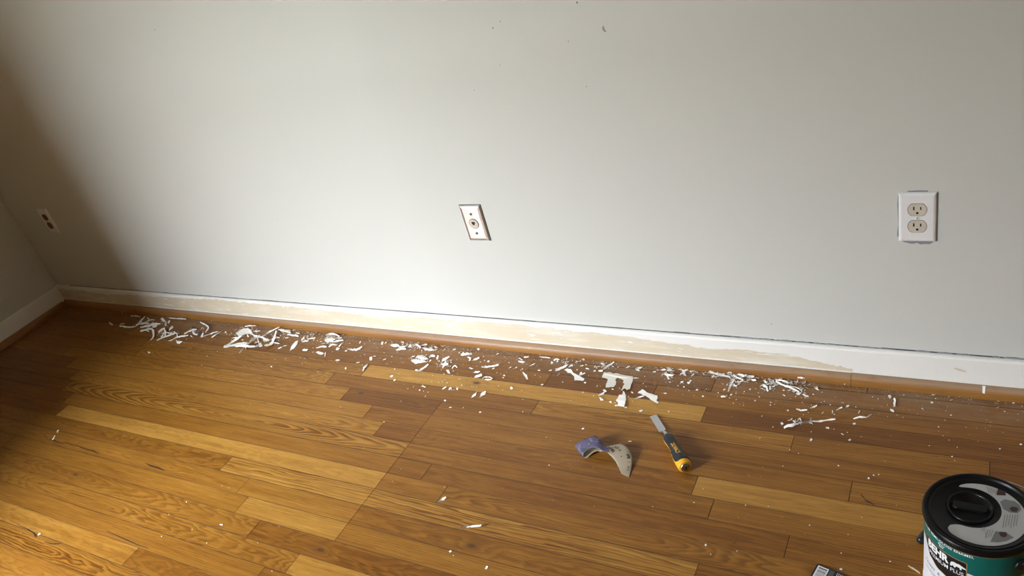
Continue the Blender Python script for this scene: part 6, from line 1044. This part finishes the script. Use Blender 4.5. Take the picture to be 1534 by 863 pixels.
LAB = {('F',2):'large cream L-shaped flake of old paint, the biggest on the floor, up from the chisel',
 ('F',8):'broad white rectangular curl of paint nearest the chisel tip',
 ('F',6):'upright jagged white flake just below the large cream L-shaped flake',
 ('E',10):'white kite-shaped flake with a pointed end left of the large cream L-shaped flake',
 ('E',8):'narrow white blade-like flake touching the tail of the kite-shaped flake',
 ('E',4):'lone narrow white flake standing off to the lower right of the phone jack plate',
 ('F',1):'white paint strip leaning up behind the large cream L-shaped flake',
 ('F',4):'small white wishbone flake left of the upright jagged flake',
 ('F',9):'thin white strip sticking out left under the broad rectangular curl',
 ('F',24):'thick white crumb of paint at the upper end of the branching flake',
 ('F',25):'branching white flake on the boards right of the large cream L-shaped flake',
 ('F',10):'tan and white flake with a dark shadow above the large cream L-shaped flake',
 ('G',0):'white cross-shaped flake standing close to the moulding, right of the branching flake',
 ('G',9):'long white paint slab at the left end of the heap above right of chisel',
 ('G',17):'white crooked curl hanging forward out of the heap above right of the chisel',
 ('G',21):'small white curl on bare boards in front of the heap above right of the chisel',
 ('H',0):'longest white curl of the slanting heap, pointing down to the right',
 ('H',4):'white flake at the lower right tip of the slanting heap',
 ('H',5):'flat grey chip lying against the moulding behind the slanting heap',
 ('H',6):'long white sliver along the moulding right of the slanting heap',
 ('H',8):'small white square chip at the foot of the moulding, left of the moulding joint',
 ('H',11):'small ring-like white curl right of the slanting heap',
 ('H',26):'grey flat chip leaning at the left end of the slanting heap',
 ('K',0):'thick left half of the long loose white shaving on open boards below the slanting heap',
 ('K',1):'thin right half of the long loose white shaving ending in a flared tip',
 ('K',5):'wavy thin white shaving right of the long loose shaving',
 ('K',12):'white bean-shaped flake near the plank joint under the right outlet',
 ('K',13):'crooked white curl hanging below the bean-shaped flake',
 ('K',14):'short white curl at the lower end of the crooked curl',
 ('M',1):'white flake against the moulding, first one right of the plank joint',
 ('M',2):'white flake against the moulding, second one right of the plank joint',
 ('M',3):'small white flake against the moulding near the right edge',
 ('N',0):'left one of two parallel white slivers on open boards below the phone jack plate',
 ('N',1):'right one of two parallel white slivers on open boards below the phone jack plate',
 ('P',0):'small white sliver at a plank end joint in the lower middle of the floor',
 ('P',1):'long thin white sliver alone on the striped board, lower middle of the floor',
 ('P',2):'lone white crumb of paint near the bottom edge, below the long thin sliver',
 ('P',8):'pale wooden splinter on the floor left of the paint can',
 ('P',9):'tiny white flake on the far left boards, upper one of two beside a split',
 ('P',10):'tiny white curl on the far left boards, at the start of a dark split',
 ('P',11):'tiny white flake at the end of the dark split in the lower left corner',
 ('P',6):'round white crumb of paint on the boards between the chisel and paint can',
 ('A',0):'grey-white strip pointing left out of the leftmost heap',
 ('A',5):'white bent strip hooking forward from the middle of the leftmost heap',
 ('A',17):'long straight white strip in front of the leftmost heap',
 ('A',19):'long slim white strip crossing the front right of the leftmost heap',
 ('A',20):'bright white flake at the front right of the leftmost heap',
 ('A',21):'bright white strip beside the dark blue chip in the leftmost heap',
 ('A',22):'dark blue chip behind a bright white strip in the leftmost heap',
 ('A',25):'dark blue chip right of the other blue one in the leftmost heap',
 ('A',26):'boomerang-shaped white strip at the right end of the leftmost heap',
 ('A',29):'small white shaving lying alone left of the leftmost heap',
 ('B',0):'thin straight white stick just left of the tangled heap, the lower one',
 ('B',1):'thin straight white stick just left of the tangled heap, the upper one',
 ('B',3):'broad crumpled flake on the upper left of the tangled heap',
 ('B',5):'long broad shaving along the lower left of the tangled heap',
 ('B',4):'straight shaving running down left from the crumpled flake of the tangled heap',
 ('B',7):'thin white shaving crossing the tangled heap and poking out in front',
 ('B',8):'longest thin shaving of the tangled heap, rising to the moulding',
 ('B',12):'curved white shaving closing the right side of the tangled heap',
 ('B',11):'cream flake inside the tangled heap',
 ('B',23):'leaf-shaped white flake alone right of the tangled heap',
 ('B',24):'flat oval white flake right of the leaf-shaped flake',
 ('C',11):'plump white flake in front of the clump left of the phone jack plate',
 ('C',13):'shallow U-shaped white curl left below the phone jack plate',
 ('C',18):'white chip with a black shadow alone between two clumps, above a pale board',
 ('C',19):'white bone-shaped sliver at the left end of the pale board',
 ('D',17):'white bone-shaped curl at the edge of the pale board below the phone jack plate',
 ('D',8):'broad white flake on the front of the clump below left of the phone jack plate',
 ('D',7):'broad white flake behind another in the clump lower left of the jack plate',
 ('D',19):'white folded flake with a dark shadow below the phone jack plate',
 ('D',25):'flat white spindle-shaped sliver below right of the phone jack plate',
 ('D',28):'broad white flake, the larger of the pair just above the pale board',
 ('D',15):'small hooked white curl with a dark shadow below the phone jack plate',
 ('D',29):'thin white curl right of the broad flake just above the pale board',
}
ZN = [(0,322,'the leftmost heap'),(322,452,'the tangled heap'),(452,520,'the clump right of the tangled heap'),(520,578,'the sparse scatter left of the jack plate'),
 (578,662,'the clump lower left of the jack plate'),(662,745,'the scatter below the jack plate'),(745,850,'the gap left of the kite-shaped flake'),(850,1000,'the scatter about the L-shaped flake'),
 (1000,1058,'the scatter about the cross-shaped flake'),(1058,1137,'the heap above right of the chisel'),(1137,1240,'the slanting heap'),(1240,1600,'the far right scatter by the moulding')]
def zone(k, u, v):
    if k in 'PN': return 'alone on open boards, %s' % ('far left' if u < 400 else 'lower middle' if u < 800 else 'near the chisel' if u < 1100 else 'near the paint can')
    if k == 'K' or (k == 'H' and v > 602): return 'on open boards below the slanting heap, %s side' % ('left' if u < 1215 else 'right')
    for a, b, nm in ZN:
        if a <= u < b:
            d = v-(459+(u-98)*.1)
            return '%s %s in %s' % ('back' if d < 17 else 'middle' if d < 33 else 'front', 'left' if u < (max(a, 178)+min(b, 1300))/2 else 'right', nm)
MATS = [CHIP, BLUEC, CREAM, GREYC, SLIV]
small = bmesh.new()
crng = random.Random(2)
for k, i, ty, c, u, v, Lp, co in CHIPS:
    V = [Vector(co[j:j+3])*1e-4 for j in range(0, len(co), 3)]
    key = (k, i); tiny = Lp < 4.6 and key not in LAB
    o0 = sum(V, Vector())/len(V); o0.z = 0
    bm = small if tiny else bmesh.new(); off = Vector() if tiny else o0
    th = .00045 if c != 4 else .0011
    a = [bm.verts.new(p-off) for p in V]; b = [bm.verts.new(p-off-Vector((0,0,th if p.z > th else p.z-.0001))) for p in V]; n_ = len(V)
    F_ = []
    if ty == 's':
        h = n_//2
        for j in range(h-1):
            q_ = (j, j+1, n_-2-j, n_-1-j); F_.append(bm.faces.new([a[x] for x in q_])); F_.append(bm.faces.new([b[x] for x in q_[::-1]]))
    else:
        for tri in tessellate_polygon([[Vector((p.x, p.y, 0)) for p in V]]):
            try: bm.faces.new([a[x] for x in tri]); bm.faces.new([b[x] for x in tri[::-1]])
            except ValueError: pass
    for j in range(n_): bm.faces.new((a[j], b[j], b[(j+1)%n_], a[(j+1)%n_]))
    if tiny: continue
    fixn(bm)
    if c == 4:
        t = link('wood_splinter', bm, SLIV, None, loc=o0); tag(t, LAB[key], 'splinter'); continue
    t = link('paint_chip', bm, MATS[c], None, loc=o0)
    if key in LAB: tag(t, LAB[key], 'paint chip')
    else:
        colr = ('white','dark blue','cream','grey')[c]; shp = 'narrow' if ty == 's' else 'flat'
        sz = 'long' if Lp > 11 else 'short' if ty == 's' else 'small'
        if ty == 'p' and Lp > 11: sz = 'larger'
        nm = 'shaving' if ty == 's' else 'flake'
        zn = zone(k, u, v); s = '%s %s %s paint %s %s' % (sz, shp, colr, nm, zn)
        tag(t, s, 'paint chip', group='%s %s %s paint %ss %s' % (sz, shp, colr, nm, zn))
# countless crumbs: those seen one by one and the grit that collects along the moulding
def crumb(x, y, r):
    if (x-CX)**2+(y-CY)**2 < .0121: return
    n_ = 5; a0 = crng.uniform(0, 6); pts = [small.verts.new((x+r*math.cos(a0+6.283*j/n_)*crng.uniform(.5, 1.2), y+r*math.sin(a0+6.283*j/n_)*crng.uniform(.5, 1.2), .0002)) for j in range(n_)]
    tp = small.verts.new((x+crng.uniform(-.3,.3)*r, y, .0004+r*crng.uniform(.5, 1.1)))
    small.faces.new(pts[::-1])
    for j in range(n_): small.faces.new((pts[j], pts[(j+1)%n_], tp))
for j in range(0, len(CRUMBS), 2): crumb(CRUMBS[j]*.001, CRUMBS[j+1]*.001, crng.uniform(.0011, .0023))
for j in range(1700):
    x = crng.uniform(-.55, 2.45); dens = .35+.65*abs(math.sin(x*4.1+1.0))*(1 if .2 < x < 2.1 else .4)
    if crng.random() > dens: continue
    y = -.032-abs(crng.gauss(0, .05)) if crng.random() < .5 else -.0315-crng.random()**2*.012
    crumb(x, y, crng.uniform(.0004, .0011))
for j in range(160): crumb(crng.uniform(.3, 2.3), crng.uniform(-.55, -.1), crng.uniform(.0004, .0009))
def shred(x, y, L_, w_, a_, z_):
    d_ = Vector((math.cos(a_), math.sin(a_), 0)); n_ = Vector((-d_.y, d_.x, 0)); c_ = Vector((x, y, z_)); h_ = crng.uniform(0, .0025)
    P = [c_-d_*L_/2+Vector((0,0,h_)), c_+n_*w_/2, c_+d_*L_/2+Vector((0,0,crng.uniform(0, .003))), c_-n_*w_/2]
    t_ = [small.verts.new(p) for p in P]; u_ = [small.verts.new(p-Vector((0,0,.0004))) for p in P]
    small.faces.new(t_); small.faces.new(u_[::-1])
    for j in range(4): small.faces.new((t_[j], u_[j], u_[(j+1)%4], t_[(j+1)%4]))
HEAPS = [((-0.5598, -0.0943),60,.09,.028),((-0.3759, -0.1302),34,.07,.02),((-0.2485, -0.0968),26,.05,.024),((0.0010, -0.0741),70,.06,.034),((0.1313, -0.0984),60,.07,.03),((0.1988, -0.0452),46,.05,.022),((0.3140, -0.0626),26,.04,.02),((0.4207, -0.0603),70,.045,.024),((0.7550, -0.0597),40,.06,.018),((0.8481, -0.0573),40,.045,.016),((0.8425, -0.1098),30,.03,.016),((0.9350, -0.1127),30,.022,.024),((0.9919, -0.0609),14,.03,.02),((1.3393, -0.0607),20,.03,.02),((1.6319, -0.0362),24,.02,.026),((1.6844, -0.0251),26,.03,.022),((1.7732, -0.0335),30,.04,.012),((1.8253, -0.0333),80,.035,.022),((1.8197, -0.0665),20,.02,.02),((1.9044, -0.0574),30,.016,.022),((1.9459, -0.0374),50,.04,.022),((1.9792, -0.0626),26,.02,.018),((1.4523, -0.0554),16,.03,.016),((2.0030, -0.1790),16,.03,.008)]
for (hx, hy), cnt, sx_, sy_ in HEAPS:
    for j in range(cnt):
        x, y = crng.gauss(hx, sx_*.55), min(-.036, crng.gauss(hy, sy_*.55))
        shred(x, y, crng.uniform(.003, .014), crng.uniform(.0010, .0030), crng.uniform(0, 3.14), crng.uniform(.0006, .0035))
fixn(small)
tag(link('paint_crumbs', small, CHIP), 'fine white paint crumbs and grit strewn over the floorboards below the wall', 'paint crumbs', kind='stuff')
